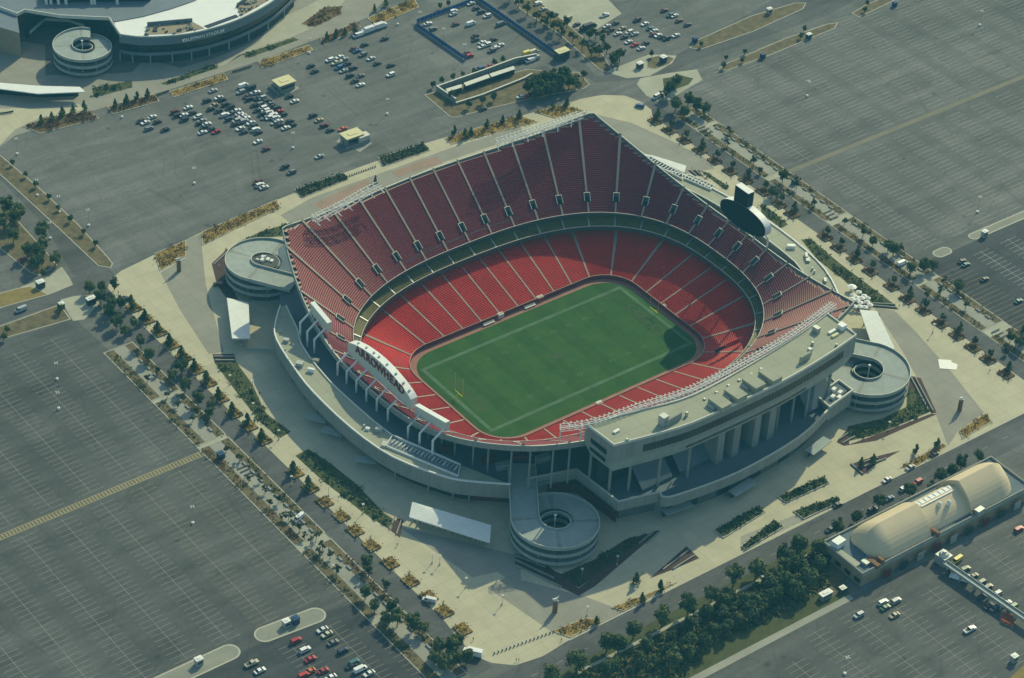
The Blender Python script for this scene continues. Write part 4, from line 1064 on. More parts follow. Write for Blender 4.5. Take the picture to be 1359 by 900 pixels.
BEDS = [
 ([(285,482), (313,480), (335,510), (352,548), (386,573), (371,582), (345,560), (312,518)], 'l', 0), ([(392,605), (409,596), (440,616), (470,640), (510,681), (526,692), (517,703), (481,680), (450,655), (430,640)], 'l', 0),
 ([(1063,318), (1076,317), (1115,350), (1187,404), (1150,402), (1120,372), (1085,345)], 'l', 0), ([(1010,270), (1024,280), (1046,298), (1037,303), (1010,284)], 'l', 0), ([(928,226), (940,230), (968,248), (963,253)], 'l', 0),
 ([(1125,566), (1170,556), (1203,540), (1204,512), (1222,520), (1236,546), (1163,577), (1124,586)], 'l', 0),
 ([(722,752), (768,780), (850,722), (866,707), (830,716), (790,742), (745,762)], 'g', 0),
 ([(315,322), (345,308), (385,296), (402,297), (380,313), (350,316)], 'l', 0), ([(290,372), (306,352), (306,385)], 'l', 0),
 ([(212,360), (247,340), (247,319), (205,337)], 'a', .3), ([(268,326), (372,276), (368,265), (268,308)], 'a', .3),
 ([(390,252), (455,229), (463,238), (401,263)], 'g', .3), ([(501,210), (562,190), (571,200), (509,221)], 'g', .3),
 ([(590,184), (688,153), (714,162), (599,192)], 'a', .3), ([(709,149), (748,139), (775,147), (738,158)], 'a', .3),
 ([(30,168), (62,156), (120,148), (132,158), (53,178)], 'r', .3), ([(142,142), (205,125), (212,135), (150,152)], 'r', .3), ([(225,122), (298,98), (303,106), (230,130)], 'a', .3),
 ([(342,82), (410,60), (416,67), (348,91)], 'a', .3), ([(425,52), (470,30), (480,36), (431,61)], 'r', .3), ([(487,25), (550,-2), (556,10), (500,34)], 'a', .3),
 ([(213,111), (283,85), (290,90), (222,113)], 'l', 0), ([(323,72), (390,50), (397,53), (330,77)], 'l', 0), ([(122,117), (175,107), (176,116), (125,130)], 'l', 0), ([(400,32), (430,10), (455,8), (450,20), (418,36)], 'r', 0),
 ([(1031,660), (1093,632), (1101,642), (1043,668)], 'l', .5), ([(1052,679), (1112,659), (1116,667), (1066,690)], 'l', .5), ([(948,704), (1006,672), (1016,680), (960,715)], 'l', .5), ([(983,726), (1027,690), (1040,700), (990,731)], 'l', .5),
 ([(732,838), (778,820), (803,824), (757,847)], 'a', .3), ([(811,807), (828,812), (899,773), (885,778)], 'a', .3), ([(1273,571), (1309,548), (1317,560), (1277,583)], 'a', .3),
 ([(1190,623), (1214,608), (1252,588), (1258,592), (1220,618)], 'a', .1)]
for k, (pts, kd, w_) in enumerate(BEDS): bed(pts, kd, 100+k, w_)
# terraced brown beds with pale step walls
TW = []
def terraces(pts, lines):
    q = [Uxy(*p) for p in pts]; b = MB(); b.poly(q, .045, TERR); setp(b.build('planting_bed'), kind='structure')
    for a, c in lines:
        A_, C_ = Uxy(*a), Uxy(*c); b = MB(); b.wall([(0, 0), (C_[0]-A_[0], C_[1]-A_[1])], 0, .7, C_WALL, thick=.5); o = b.build('retaining_wall'); o.location = (A_[0], A_[1], 0); TW.append((o, a, c))
terraces([(282,470), (311,470), (313,481), (285,482)], [((284,474), (312,474)), ((286,479), (313,479))])
terraces([(527,688), (535,690), (531,714), (518,704)], [((524,687), (517,703)), ((533,690), (526,710))])
terraces([(683,734), (728,752), (745,764), (768,781), (768,791), (720,768), (684,752)], [((684,738), (724,753)), ((684,744), (735,768)), ((684,751), (745,780))])
terraces([(768,781), (866,705), (876,704), (790,778), (768,791)], [((848,722), (868,706)), ((858,722), (876,706))])
terraces([(862,768), (911,725), (928,741), (898,754)], [((880,757), (914,731)), ((893,756), (922,738))])
terraces([(1128,617), (1146,610), (1195,598), (1160,618), (1144,632)], [((1129,616), (1145,630)), ((1146,620), (1176,609)), ((1140,616), (1165,608))])
terraces([(1204,498), (1222,502), (1243,548), (1236,549), (1220,520), (1204,514)], [((1208,500), (1232,545)), ((1214,501), (1238,546))])
terraces([(1110,587), (1126,568), (1127,590), (1163,577), (1236,549), (1243,550), (1163,585), (1120,592)], [((1113,584), (1128,574)), ((1118,589), (1134,580))])
terraces([(1150,402), (1187,404), (1192,411), (1158,408)], [((1152,403), (1188,405)), ((1156,406), (1190,409))])
terraces([(912,226), (928,226), (934,235), (920,232)], [((916,227), (924,233)), ((922,226), (930,233))])
terraces([(281,350), (302,330), (303,338), (284,358)], [((284,352), (303,334))])

# ------------------------------------------------------------------ trees
def crown_mesh(name, kind, m, n, h, r, R_):
    b = MB()
    cl = []
    if kind == 'round':
        for k in range(15):
            a = R_.random()*6.28; e = R_.random(); cl.append((Vector((math.cos(a)*r*.62*math.sqrt(R_.random()), math.sin(a)*r*.62*math.sqrt(R_.random()), h*(.42+.46*e))), r*(.30+.22*R_.random())))
    elif kind == 'cone':
        for k in range(13):
            f = k/12; a = R_.random()*6.28; w_ = r*(1-f)**.8*.7; cl.append((Vector((math.cos(a)*w_*.6, math.sin(a)*w_*.6, h*(.16+.8*f))), max(.25, r*.55*(1-f*.75))))
    else:
        for k in range(11):
            a = R_.random()*6.28; w_ = r*.85*R_.random(); cl.append((Vector((math.cos(a)*w_, math.sin(a)*w_, h*(.45+.5*R_.random()))), r*(.2+.2*R_.random())))
    for k in range(n):
        c, q = R_.choice(cl); d = Vector((R_.gauss(0,1), R_.gauss(0,1), R_.gauss(0,1))).normalized(); p = c+d*q*(R_.random()**.45)
        nn = (d+Vector((R_.gauss(0,.5), R_.gauss(0,.5), R_.gauss(0,.5)+.3))).normalized(); u = nn.orthogonal().normalized(); v = nn.cross(u); a = R_.random()*6.28
        u2 = u*math.cos(a)+v*math.sin(a); v2 = nn.cross(u2); s_ = (.26+.30*R_.random())*(.8 if kind == 'cone' else 1.0)
        b.face([p-u2*s_-v2*s_*.6, p+u2*s_-v2*s_*.5, p+u2*s_*.5+v2*s_*.7, p-u2*s_*.7+v2*s_*.5], m)
    me = b.build(name); k = me.data; bpy.data.objects.remove(me); return k
def trunk_mesh(h, r, R_, kind):
    b = MB(); top = h*(.9 if kind == 'cone' else .55); b.tube((0,0,0), (0,0,top), r, BARK, 7, r*.4)
    if kind != 'cone':
        for k in range(6):
            a = 6.28*k/6+R_.random(); z_ = h*(.3+.2*R_.random()); b.tube((0,0,z_), (math.cos(a)*h*.22, math.sin(a)*h*.22, z_+h*.3), r*.45, BARK, 5, r*.15)
    me = b.build('trunk'); k = me.data; bpy.data.objects.remove(me); return k
TP = {}
RT = random.Random(3)
for nm, kind, m, n, h, r, vs in (('young', 'cone', LEAF_M, 560, 6.2, 2.5, 3), ('round', 'round', LEAF_M, 1100, 8.5, 3.6, 4), ('dark', 'round', LEAF_D, 1300, 9, 4.1, 4), ('sparse', 'sparse', LEAF_O, 330, 6.5, 2.6, 3), ('small', 'round', LEAF_M, 420, 4.6, 1.8, 2)):
    TP[nm] = [(crown_mesh('crown', kind, m, n, h, r, RT), trunk_mesh(h, .10+.02*h, RT, kind)) for _ in range(vs)]
TREES = []
def tree(px, py, kind, s=1.0, base=True, world=None):
    """px, py: foot of the trunk in the photo"""
    p = Vector((*world, 0)) if world else U(px, py); T = empty('tree', (p.x, p.y, .1), random.random()*6.28); c, t = random.choice(TP[kind])
    for nm, me in (('crown', c), ('trunk', t)):
        o = bpy.data.objects.new(nm, me); COL.objects.link(o); o.parent = T
    T.scale = (s, s, s*(.92+.16*random.random())); TREES.append((T, kind)); return T
def group_trees(objs, phrase, group, cat='tree'):
    """labels that single a tree out: its place along its own row, read off the photo"""
    L = sorted(objs, key=lambda o: scr(o.location)[0])
    for k, o in enumerate(L): setp(o, phrase.format(nth(k, len(L))), cat, group if len(L) > 1 else None)
ORD = ['first', 'second', 'third', 'fourth', 'fifth', 'sixth', 'seventh', 'eighth', 'ninth', 'tenth', '11th', '12th', '13th', '14th', '15th', '16th', '17th', '18th', '19th', '20th']
def nth(k, n):
    if n == 1: return 'only'
    if k == 0: return 'leftmost'
    if k == n-1: return 'rightmost'
    if k < 20: return ORD[k]+'-from-left'
    return '%dth-from-left' % (k+1) if (k+1) % 10 not in (1, 2, 3) or (k+1) in (11, 12, 13) else '%d%s-from-left' % (k+1, {1: 'st', 2: 'nd', 3: 'rd'}[(k+1) % 10])
# planters on both long sides of the plaza
PLL = [(178,409), (195,425), (212,441), (228,458), (244,475), (261,491), (277,508), (293,529), (311,549), (331,566), (350,584), (392,628), (412,648), (431,667), (453,686), (471.5,705), (493,725), (518,748), (544.6,772), (569,793), (590,812), (614,836)]
PLR = [(869.5,161.5), (888,174), (908,187), (929,200.4), (949,214), (969,228), (990,240), (1013,255), (1034,272), (1051,285), (1095,315), (1113,330), (1134,345), (1155,361), (1183,381), (1204,398), (1225.5,413), (1248,430), (1270,446), (1291,462), (1311,478), (1335,497)]
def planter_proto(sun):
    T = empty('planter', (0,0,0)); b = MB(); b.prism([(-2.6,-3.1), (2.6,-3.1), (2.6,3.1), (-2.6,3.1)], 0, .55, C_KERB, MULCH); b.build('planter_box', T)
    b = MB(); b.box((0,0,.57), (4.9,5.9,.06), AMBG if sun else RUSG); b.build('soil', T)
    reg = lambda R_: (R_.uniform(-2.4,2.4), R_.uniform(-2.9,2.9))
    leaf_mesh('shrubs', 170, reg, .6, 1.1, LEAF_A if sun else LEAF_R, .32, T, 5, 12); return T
def copy_tree(o, loc, rz):
    c = o.copy(); COL.objects.link(c); c.location = loc; c.rotation_euler = (0, 0, rz)
    for ch in list(o.children):
        d = ch.copy(); COL.objects.link(d); d.parent = c
    return c
def planters(L, proto, x, phrase, group):
    obs = []
    for k, p in enumerate(L):
        q = U(*p); loc = (q.x, q.y, .01)
        if k == 0: proto.location = loc; o = proto
        else: o = copy_tree(proto, loc, math.pi*(k % 2))
        obs.append(o)
    group_trees(obs, phrase, group, 'planter')
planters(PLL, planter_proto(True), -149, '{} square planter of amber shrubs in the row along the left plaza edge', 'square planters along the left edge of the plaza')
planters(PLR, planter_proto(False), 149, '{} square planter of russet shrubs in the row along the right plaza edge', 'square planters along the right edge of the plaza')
row = [tree(p[0]-3, p[1]+1, 'young', 1.12) for p in PLL[:13]]; group_trees(row, '{} dark young tree growing in the planters of the left plaza edge', 'young trees in the left planters')
row = [tree(p[0]+3, p[1]-4, 'small' if k % 3 else 'young', .95) for k, p in enumerate(PLR)]; group_trees(row, '{} small dark tree growing at the planters of the right plaza edge', 'small trees at the right planters')
def trees(L, kind, phrase, group, s=1.0, js=.15):
    group_trees([tree(p[0], p[1], p[2] if len(p) > 2 else kind, s*random.uniform(1-js, 1+js)) for p in L], phrase, group)
trees([(149,412), (119,390), (136,388), (152,385), (134,404), (146,424), (160,410,'round'), (178,436), (187,462), (198,480), (166,446), (229,505), (246,520), (263,538), (278,555), (280,548), (155,436), (241,495)], 'round', '{} leafy tree in the thicket beside the left service lane', 'leafy trees beside the upper part of the left lane', .82)
trees([(210,497), (196,508), (222,528), (236,541), (256,560), (300,602), (318,612), (345,640), (352,655), (370,668), (383,690), (398,706), (412,722), (428,731), (420,716), (447,762), (438,742), (330,640), (358,672), (375,690), (389,700), (404,716), (424,738)], 'sparse', '{} thin sparse tree on the dry strip beside the left car park', 'sparse young trees on the dry strip of the left car park', .62)
trees([(489,766,'sparse'), (487,755), (513,785,'sparse'), (485,795), (497,813), (520,815), (527,832), (512,830), (548,838), (561,842), (600,868), (606,858), (583,868), (590,890), (575,882), (620,880), (603,884)], 'round', '{} leafy tree in the clump at the lower end of the left lane', 'leafy trees at the lower end of the left lane', .85)
trees([(888,128,'dark'), (897,118), (913,140), (935,154), (924,150), (907,158), (968,180,'sparse'), (896,148), (880,133,'sparse')], 'round', '{} tree in the clump at the top end of the right lane', 'trees at the top end of the right lane', .9)
trees([(1038,243), (1030,265,'sparse'), (1057,250,'sparse'), (1008,231,'small'), (1024,262), (1158,327), (1178,335), (1185,340), (1225,362), (1208,364), (1238,359), (1252,378,'sparse'), (1271,388), (1247,392,'sparse'), (1281,410,'sparse'), (1230,395,'small'), (1340,455), (1352,462), (1359,450), (1145,315,'sparse'), (1195,335,'sparse'), (1120,300,'sparse'), (1080,275,'sparse'), (965,195,'sparse'), (1000,220,'sparse'), (1335,470,'small')], 'round', '{} tree on the strip between the right lane and the right car parks', 'trees on the strip of the right car parks', .8)
trees([(17,220), (34,236), (47,249), (65,266), (78,280), (93,295), (111,312), (127,328)], 'small', '{} small dark tree on the long dry island at the left', 'small trees on the long dry island at the left', .8)
trees([(10,284), (26,292), (58,334), (37,342), (50,358), (74,352), (53,345), (5,308), (18,322), (19,300), (58,320)], 'round', '{} leafy tree on the dry verge at the left edge of the photo', 'leafy trees on the dry verge at the left edge', 1.0)
trees([(9,442), (80,415), (57,368), (5,452)], 'small', '{} small round tree beside the road at the left edge', 'small round trees beside the left road', .9)
trees([(55,164), (69,160), (83,155), (97,150), (112,147), (153,143), (168,138), (182,133), (196,130)], 'young', '{} young tree in the beds in front of the curved ballpark', 'young trees in the beds of the curved ballpark', .9)
trees([(434,52), (446,50), (458,47), (471,45), (497,15), (512,8)], 'young', '{} young tree in the beds right of the curved ballpark', 'young trees in the beds right of the ballpark', .8)
trees([(603,180), (617,184), (625,180), (646,171), (667,164), (689,158), (733,145), (752,142)], 'young', '{} young tree in the amber beds behind the far rim', 'young trees in the amber beds behind the rim', .85)
trees([(574,117), (587,111), (601,107), (614,102), (656,88), (668,84), (630,100,'small'), (584,12), (595,9), (599,132,'sparse')], 'small', '{} little dark tree around the yard of white-roofed sheds', 'little trees around the yard of white-roofed sheds', .85)
trees([(702,125), (712,120), (722,116), (735,114), (747,112), (712,132), (730,128), (742,122), (755,118), (722,125), (640,138,'small'), (655,135,'small'), (622,144,'small'), (765,115,'sparse'), (774,108,'sparse')], 'dark', '{} dark tree in the dense clump behind the yard of white-roofed sheds', 'dense dark trees behind the yard of sheds', 1.0, .1)
trees([(688,10), (700,20), (712,28), (722,36), (735,42), (745,50), (760,56), (772,66), (785,74), (790,52), (800,60), (812,84), (822,82), (805,72), (730,30), (752,38)], 'sparse', '{} thin tree on the dry verge above the top junction', 'thin trees on the dry verge above the top junction', 1.1)
trees([(795,74), (782,52), (815,88), (676,2)], 'round', '{} round tree on the verge beside the upper parking', 'round trees beside the upper parking', .75)
trees([(963,81), (988,73), (1067,42), (1150,8), (960,92), (984,84), (1062,52), (1147,17), (930,63), (865,76)], 'small', '{} tiny dark tree on the dry islands at the top right', 'tiny trees on the top right islands', .75)
trees([(731,906), (805,865), (840,848), (878,832), (912,818), (943,800), (973,778), (1003,768), (765,890), (1058,735), (820,868)], 'round', '{} broad tree along the sidewalk at the edge of the wood', 'broad trees along the wood sidewalk', 1.15)
wood = []
RW = random.Random(11)
wreg = in_poly([Uxy(*p) for p in [(800,895), (880,850), (1010,775), (1060,728), (1090,735), (1085,775), (1030,815), (950,850), (905,895)]])
pts = []
while len(pts) < 40:
    p = wreg(RW)
    if all((p[0]-q[0])**2+(p[1]-q[1])**2 > 16 for q in pts): pts.append(p)
wood = [tree(0, 0, 'dark' if RW.random() < .35 else 'round', RW.uniform(.55, 1.15), world=p) for p in pts]
group_trees(wood, '{} dark tree inside the wood between the near road and the lower car park', 'dark trees of the wood')
trees([(1111,708), (1137,695), (1166,676), (1247,640), (1262,632), (1275,622), (1298,614), (1236,655), (1206,662)], 'dark', '{} round dark tree along the street front of the domed hall', 'round trees in front of the domed hall', .72)
trees([(844,775), (876,785), (852,800), (791,829), (1142,620), (1158,616), (1215,602), (1243,596)], 'young', '{} young tree on the narrow beds beside the near road', 'young trees on the beds beside the near road', .85)
wreg2 = in_poly([Uxy(*p) for p in [(760,900), (880,842), (1000,778), (1098,722), (1100,780), (1040,815), (950,850), (905,900)]])
for q_ in ([(905,850), (925,835), (960,838), (935,862), (895,885)], [(985,800), (1010,775), (1020,800), (990,830)], [(1060,760), (1085,745), (1095,775), (1070,790)], [(820,880), (850,862), (862,880), (830,900)]):
    sheet('grass_verge', q_, .03, DRYG)
setp(leaf_mesh('undergrowth', 7000, wreg2, .1, 1.4, LEAF_O, .7, seed=77, clump=140), kind='stuff')

# low planting along the dry strips of both lanes
for s_, sg_ in (('left', -1), ('right', 1)):
    segs = [(98, 58), (56, 22), (20, -52), (-56, -103), (-106, -147)] if sg_ < 0 else [(112, 96), (94, 44), (41, 0), (-4, -58), (-62, -103), (-108, -140)]
    for q_, (a_, b_) in enumerate(segs):
        for x0_, x1_ in ((159.6, 162.8), (169.6, 173.0)):
            setp(leaf_mesh('undergrowth', int((a_-b_)*4.5), (lambda X0, X1, A_, B_: lambda R_: (sg_*R_.uniform(X0, X1), R_.uniform(B_+1, A_-1)))(x0_, x1_, a_, b_), .15, .9, LEAF_O if (q_+int(x0_)) % 3 else LEAF_R, .42, seed=q_*7+int(x0_), clump=int((a_-b_)/3)), kind='stuff')

# ------------------------------------------------------------------ curved ballpark at the top left
BP = setp(empty('ballpark', (*Uxy(150,60),0)), 'curved ballpark building with a pale crescent roof in the top left corner', 'ballpark')
bo = Vector((BP.location.x, BP.location.y))
def L2(pts, z): return [(q[0]-bo.x, q[1]-bo.y) for q in (Uxy(*p, z) for p in pts)]
RZB = 15.0
arc = smooth_line([Uxy(*p, RZB) for p in ((158,46.5), (190,50), (237,47.5), (277,40), (321,25), (363,2), (392,-24))], 5)
arcl = [(p[0]-bo.x, p[1]-bo.y) for p in arc]
b = MB(); b.wall(arcl, 10.5, RZB, SLATE); b.wall(arcl, RZB, RZB+.7, C_RAMP, thick=.6); low_ = offset_line(arcl, .9); t_ = Vector(low_[10])-Vector(arcl[10])
if (Vector(low_[10])+bo).length < (Vector(arcl[10])+bo).length: low_ = offset_line(arcl, -.9)
low_ = [(p[0]*1.0, p[1]*1.0) for p in low_]
b.wall(low_, 6.2, 10.5, DARK); b.wall(arcl, 4.6, 6.2, SLATE, thick=.5); b.wall(low_, 0, 4.6, SHADE)
for i in range(len(arcl)-1): b.face([(*arcl[i],10.5), (*arcl[i+1],10.5), (*low_[i+1],10.5), (*low_[i],10.5)], SLATE)
b.build('curved_wall', BP)
b = MB()
for i in range(0, len(low_)-1, 3): b.tube((*arcl[i],0), (*arcl[i],4.6), .35, C_RAMP, 6)
b.build('wall_columns', BP)
b = MB(); inner_ = L2(((420,-60), (300,-20), (258,1.6), (229,11.7), (190,22.5), (151.6,29.5)), RZB)
b.poly(arcl+inner_, RZB-.05, WMETAL); b.build('crescent_roof', BP)
for pts in ([(191.5,46.6), (195.4,34.2), (255.3,28.8), (272,37.8), (238,44.6)], [(319,22.5), (314.4,9.3), (326.9,.8), (338,-8), (360,-6), (358,0)]):
    b = MB(); q = L2(pts, RZB); b.poly(q, RZB+.02, TANL); b.wall(q[1:3] if pts[0][0] < 200 else q[1:4], RZB, RZB+2.0, SLATE, thick=.4)
    rr = random.Random(4); f_ = in_poly(q)
    for k in range(26): x, y = f_(rr); b.box((x, y, RZB+.45), (1.0+rr.random()*1.4, .8, .7), C_WALL if rr.random() < .6 else SHADE2, rr.random()*3)
    b.build('roof_terrace', BP)
b = MB(); b.poly(L2(((270,34.6), (313,19.3), (317,22.6), (276,37.6)), RZB), RZB+.03, DARK); b.build('roof_slot', BP)
t = text_mesh('KAUFFMAN STADIUM', 2.4, WHITE, 'building_lettering', BP, ext=.12, bold=.04); a_, c_ = Vector(arcl[12]), Vector(arcl[17]); m_ = (Vector(arcl[14]))
d_ = (c_-a_).normalized(); nn_ = Vector((d_.y, -d_.x)); nn_ = nn_ if nn_.y < 0 else -nn_
t.rotation_euler = (rad(90), 0, math.atan2(d_.y, d_.x)); t.location = (m_.x+nn_.x*.9, m_.y+nn_.y*.9, 13.0)
b = MB(); sl_ = L2(((151.6,29.5), (190,22.5), (229,11.7), (258,1.6), (300,-20), (300,-60), (-60,-60), (-60,5), (0,11), (23,19.5), (33,14.3), (80,22), (145,25)), RZB)
b.poly(sl_, RZB+.3, SLATE); b.wall(L2(((-60,5), (0,11), (23,19.5), (33,14.3), (80,22), (145,25), (160,47)), RZB), RZB-.8, RZB+1.0, C_TRIM, thick=.5); b.build('upper_slab', BP)
b = MB(); q = L2(((60,3), (200,1), (196,-40), (60,-40)), RZB+.5); b.prism(q, RZB, RZB+6, SHADE, DARK); b.build('seating_back', BP)
for px in (62, 68, 78, 88, 122, 126, 156): 
    p = L2(((px, 6),), RZB)[0]; b = MB(); b.tube((*p, RZB), (p[0]+1, p[1]+3, RZB+7), .8, C_TRIM, 6); b.build('column', BP)
b = MB(); q = L2(((-40,12), (0,16), (22,24), (27,58), (0,50), (-40,46)), 8); b.prism(q, 0, 14.2, SLATE, TANL); b.build('side_block', BP)
b = MB(); b.wall(L2(((33,38), (58,22), (90,24), (120,32), (150,45)), 6), 0, 14, SHADE); 
b.wall(L2(((40,44), (60,26), (92,28), (112,35)), 8), 7.5, 9, C_RAMP, thick=.5); b.build('concourse_front', BP)
q = U(109, 57.5, 11.6)
spiral(q.x, q.y, rad(60), 1, 'round spiral ramp tower in front of the curved ballpark', 4, R=14.4, r=5.2)
b = MB(); q = [U(*p, 5.2) for p in ((-30,108), (0,110), (50,114), (106,115.5), (113,122), (50,124.5), (0,118), (-30,114))]; c = q[3]
T = setp(empty('entrance_canopy', (c.x, c.y, 0)), 'long thin curved white canopy in front of the ballpark at the left edge', 'canopy')
b.prism([(p.x-c.x, p.y-c.y) for p in q], 4.8, 5.3, WMETAL); b.build('canopy_roof', T)
b = MB(); b.wall([(p.x-c.x+1, p.y-c.y+1.5) for p in [U(*p, 0) for p in ((-30,125), (0,128), (60,132), (104,130))]], 0, 3.4, DARK); b.build('gate_wall', T)
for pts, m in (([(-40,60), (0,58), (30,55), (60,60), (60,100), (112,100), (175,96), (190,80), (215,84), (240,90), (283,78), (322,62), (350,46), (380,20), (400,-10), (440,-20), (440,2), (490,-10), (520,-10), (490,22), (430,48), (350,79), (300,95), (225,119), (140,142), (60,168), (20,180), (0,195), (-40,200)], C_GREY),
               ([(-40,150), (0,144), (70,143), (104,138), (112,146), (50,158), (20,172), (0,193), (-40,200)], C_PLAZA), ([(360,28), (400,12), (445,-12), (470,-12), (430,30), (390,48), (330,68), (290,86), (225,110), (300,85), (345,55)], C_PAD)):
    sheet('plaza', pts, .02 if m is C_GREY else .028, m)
fence([(0,152), (8,151), (18,149)], 1.1, SHADE2, 'row of short dark barriers at the left edge below the ballpark', 'barrier', 1.2)
fence([(308,97), (322,93), (334,89)], 1.1, SHADE2, 'row of short dark barriers between two amber beds by the ballpark', 'barrier', 1.2)
fence([(207,128), (216,125), (224,122)], 1.1, SHADE2, 'row of short dark barriers right of the second ballpark bed', 'barrier', 1.2)

# ------------------------------------------------------------------ hall with tan vaults, lower right
H = setp(empty('domed_hall', (42, -185, 0)), 'long low hall with three pleated tan vaulted roofs at the lower right', 'hall')
hx0, hx1, hy0, hy1 = -2.6, 92, -196.0, -173.4
def hp(x, y): return (x-42, y+185)
b = MB(); b.prism([hp(hx0,hy0), hp(hx1,hy0), hp(hx1,hy1), hp(hx0,hy1)], 0, 6.6, C_DECK, TANL); b.build('wall', H)
b = MB(); b.wall([hp(hx0,hy0), hp(hx1,hy0), hp(hx1,hy1), hp(hx0,hy1)], 6.6, 7.5, C_WALL, True, .6); b.wall([hp(hx0-.1,hy0-.3), hp(hx1,hy0-.3)], 5.4, 6.6, C_RAMP); b.build('parapet', H)
def vault(x0, x1, zr, ends, hw=10.2, y0=-185.0, bulge=(7, 7)):
    b = MB(); nx = 26; ny = 16; rows_ = []
    for i in range(nx+1):
        x = x0+(x1-x0)*i/nx; k = 1.0
        if ends[0] and x < x0+bulge[0]: k = min(k, math.sqrt(max(0, 1-((x0+bulge[0]-x)/bulge[0])**2)))
        if ends[1] and x > x1-bulge[1]: k = min(k, math.sqrt(max(0, 1-((x-(x1-bulge[1]))/bulge[1])**2)))
        r_ = []
        for j in range(ny+1):
            u = -1+2*j/ny; prof = (1-abs(u)**4)*.42+(1-abs(u))*.58
            r_.append((*hp(x, y0+u*hw*(.35+.65*k)), 7.2+((zr-7.2)*prof)*(.12+.88*k)))
        rows_.append(r_)
    for i in range(nx):
        for j in range(ny):
            b.face([rows_[i][j], rows_[i+1][j], rows_[i+1][j+1], rows_[i][j+1]], TANV)
    for i, flag in ((0, ends[0]), (nx, ends[1])):
        b.face([(rows_[i][0][0], rows_[i][0][1], 7.0)]+rows_[i]+[(rows_[i][-1][0], rows_[i][-1][1], 7.0)], TANV)
    for j in (0, ny):
        for i in range(nx): b.face([(*rows_[i][j][:2],6.6), (*rows_[i+1][j][:2],6.6), rows_[i+1][j], rows_[i][j]], TANV)
    o = b.build('vault_roof', H)
    return o
vault(6.5, 36, 17.0, (True, False), bulge=(9, 7)); v2 = vault(36, 59, 15.0, (False, False), hw=8.8); vault(59, 86, 18.0, (False, True), bulge=(7, 9))
b = MB(); b.face([(*hp(38,-186),14.9), (*hp(57,-186),14.9), (*hp(57,-182.2),14.5), (*hp(38,-182.2),14.5)][::1], WMETAL); 
for k in range(7): b.box((*hp(39.5+k*2.7,-184.1), 14.8), (.15, 3.8, .2), STEEL)
b.build('skylight', v2)
for x, y, w_, d_, h_, m in ((1,-178,5,3.5,3,WMETAL), (-1,-186,3,11,.6,C_PAD), (5,-194,2,6,1.6,RUST), (9,-193,6,1.3,1.3,RUST), (8,-195,1.3,3,2.6,RUST), (3,-192,3,3,1.4,STEEL), (38,-195,1.4,4,2.4,RUST), (40,-193,4,1.2,1.2,RUST), (62,-196,4,2.4,2.8,STEEL), (60,-194,1.3,3,2.4,RUST)):
    b = MB(); b.box((*hp(x,y), 6.6+h_/2), (w_, d_, h_), m, .1); b.build('rooftop_unit', H)
for x, y in ((46,-188), (50,-189.4)):
    b = MB(); b.cyl(hp(x,y), .9, 12.5, 14.6, WHITE, 12); b.cyl(hp(x,y), .9, 14.6, 15.1, WHITE, 12, .3); b.build('roof_vent', H)
for k in range(9):
    x = 10+k*9.2; b = MB(); b.box((*hp(x,-197.9), 2.1), (3.6, .3, 4.0), (MAROON if k % 3 == 0 else SHADE if k % 2 else STEEL)); b.build('dock_door', H)
for k in range(4):
    b = MB(); b.box((*hp(hx0-.3,-194+k*5.5), 2.6), (.3, 3.0, 1.8), DARK); b.build('window', H)
sheet('walkway', [(1080,728), (1095,718), (1160,775), (1148,785)], .034, C_DECK)
# raised walkway running from the hall over the lower lot
p0, p1 = U(1254,748,3.0), U(1372,830,3.0); d = (p1-p0); ang = math.atan2(d.y, d.x); mid = (p0+p1)/2
T = setp(empty('conveyor', (mid.x, mid.y, 0), ang), 'long raised grey gangway running from the hall across the lower car park', 'gangway')
b = MB(); b.box((0,0,3.1), (d.length,2.6,.5), C_RAMP); b.box((0,1.25,3.7), (d.length,.12,.8), STEEL); b.box((0,-1.25,3.7), (d.length,.12,.8), STEEL); b.build('gangway_deck', T)
for k in range(7):
    b = MB(); b.box((-d.length/2+2+k*(d.length-4)/6, 0, 1.45), (.5, 2.2, 2.9), STEEL); b.build('gangway_support', T)
p = U(1251,746); T = setp(empty('machine', (p.x, p.y, 0), ang), 'grey round-topped machine at the hall end of the gangway', 'machine')
b = MB(); b.box((0,0,2), (5,5,4), STEEL); b.build('machine_body', T); b = MB(); b.cyl((0,0), 2.2, 4, 5.2, C_TRIM, 16, 1.6); b.cyl((0,0), .8, 5.2, 6, STEEL, 12); b.build('machine_drum', T)
BAR = []
for k in range(9):
    p = U(1332+(k % 3)*5, 817+(k//3)*4.5+(k % 3)*2); T = empty('barrier_stack', (p.x, p.y, 0), ang); b = MB()
    for j in range(4): b.box((0, -.6+j*.4, .7), (2.2, .12, 1.2), ORANGE)
    b.build('barrier_boards', T); b = MB(); b.box((0,0,.08), (2.3, 1.9, .16), STEEL); b.build('barrier_feet', T); BAR.append(T)
group_trees(BAR, '{} stack of orange barriers beside the raised gangway', 'stacks of orange barriers', 'barrier stack')

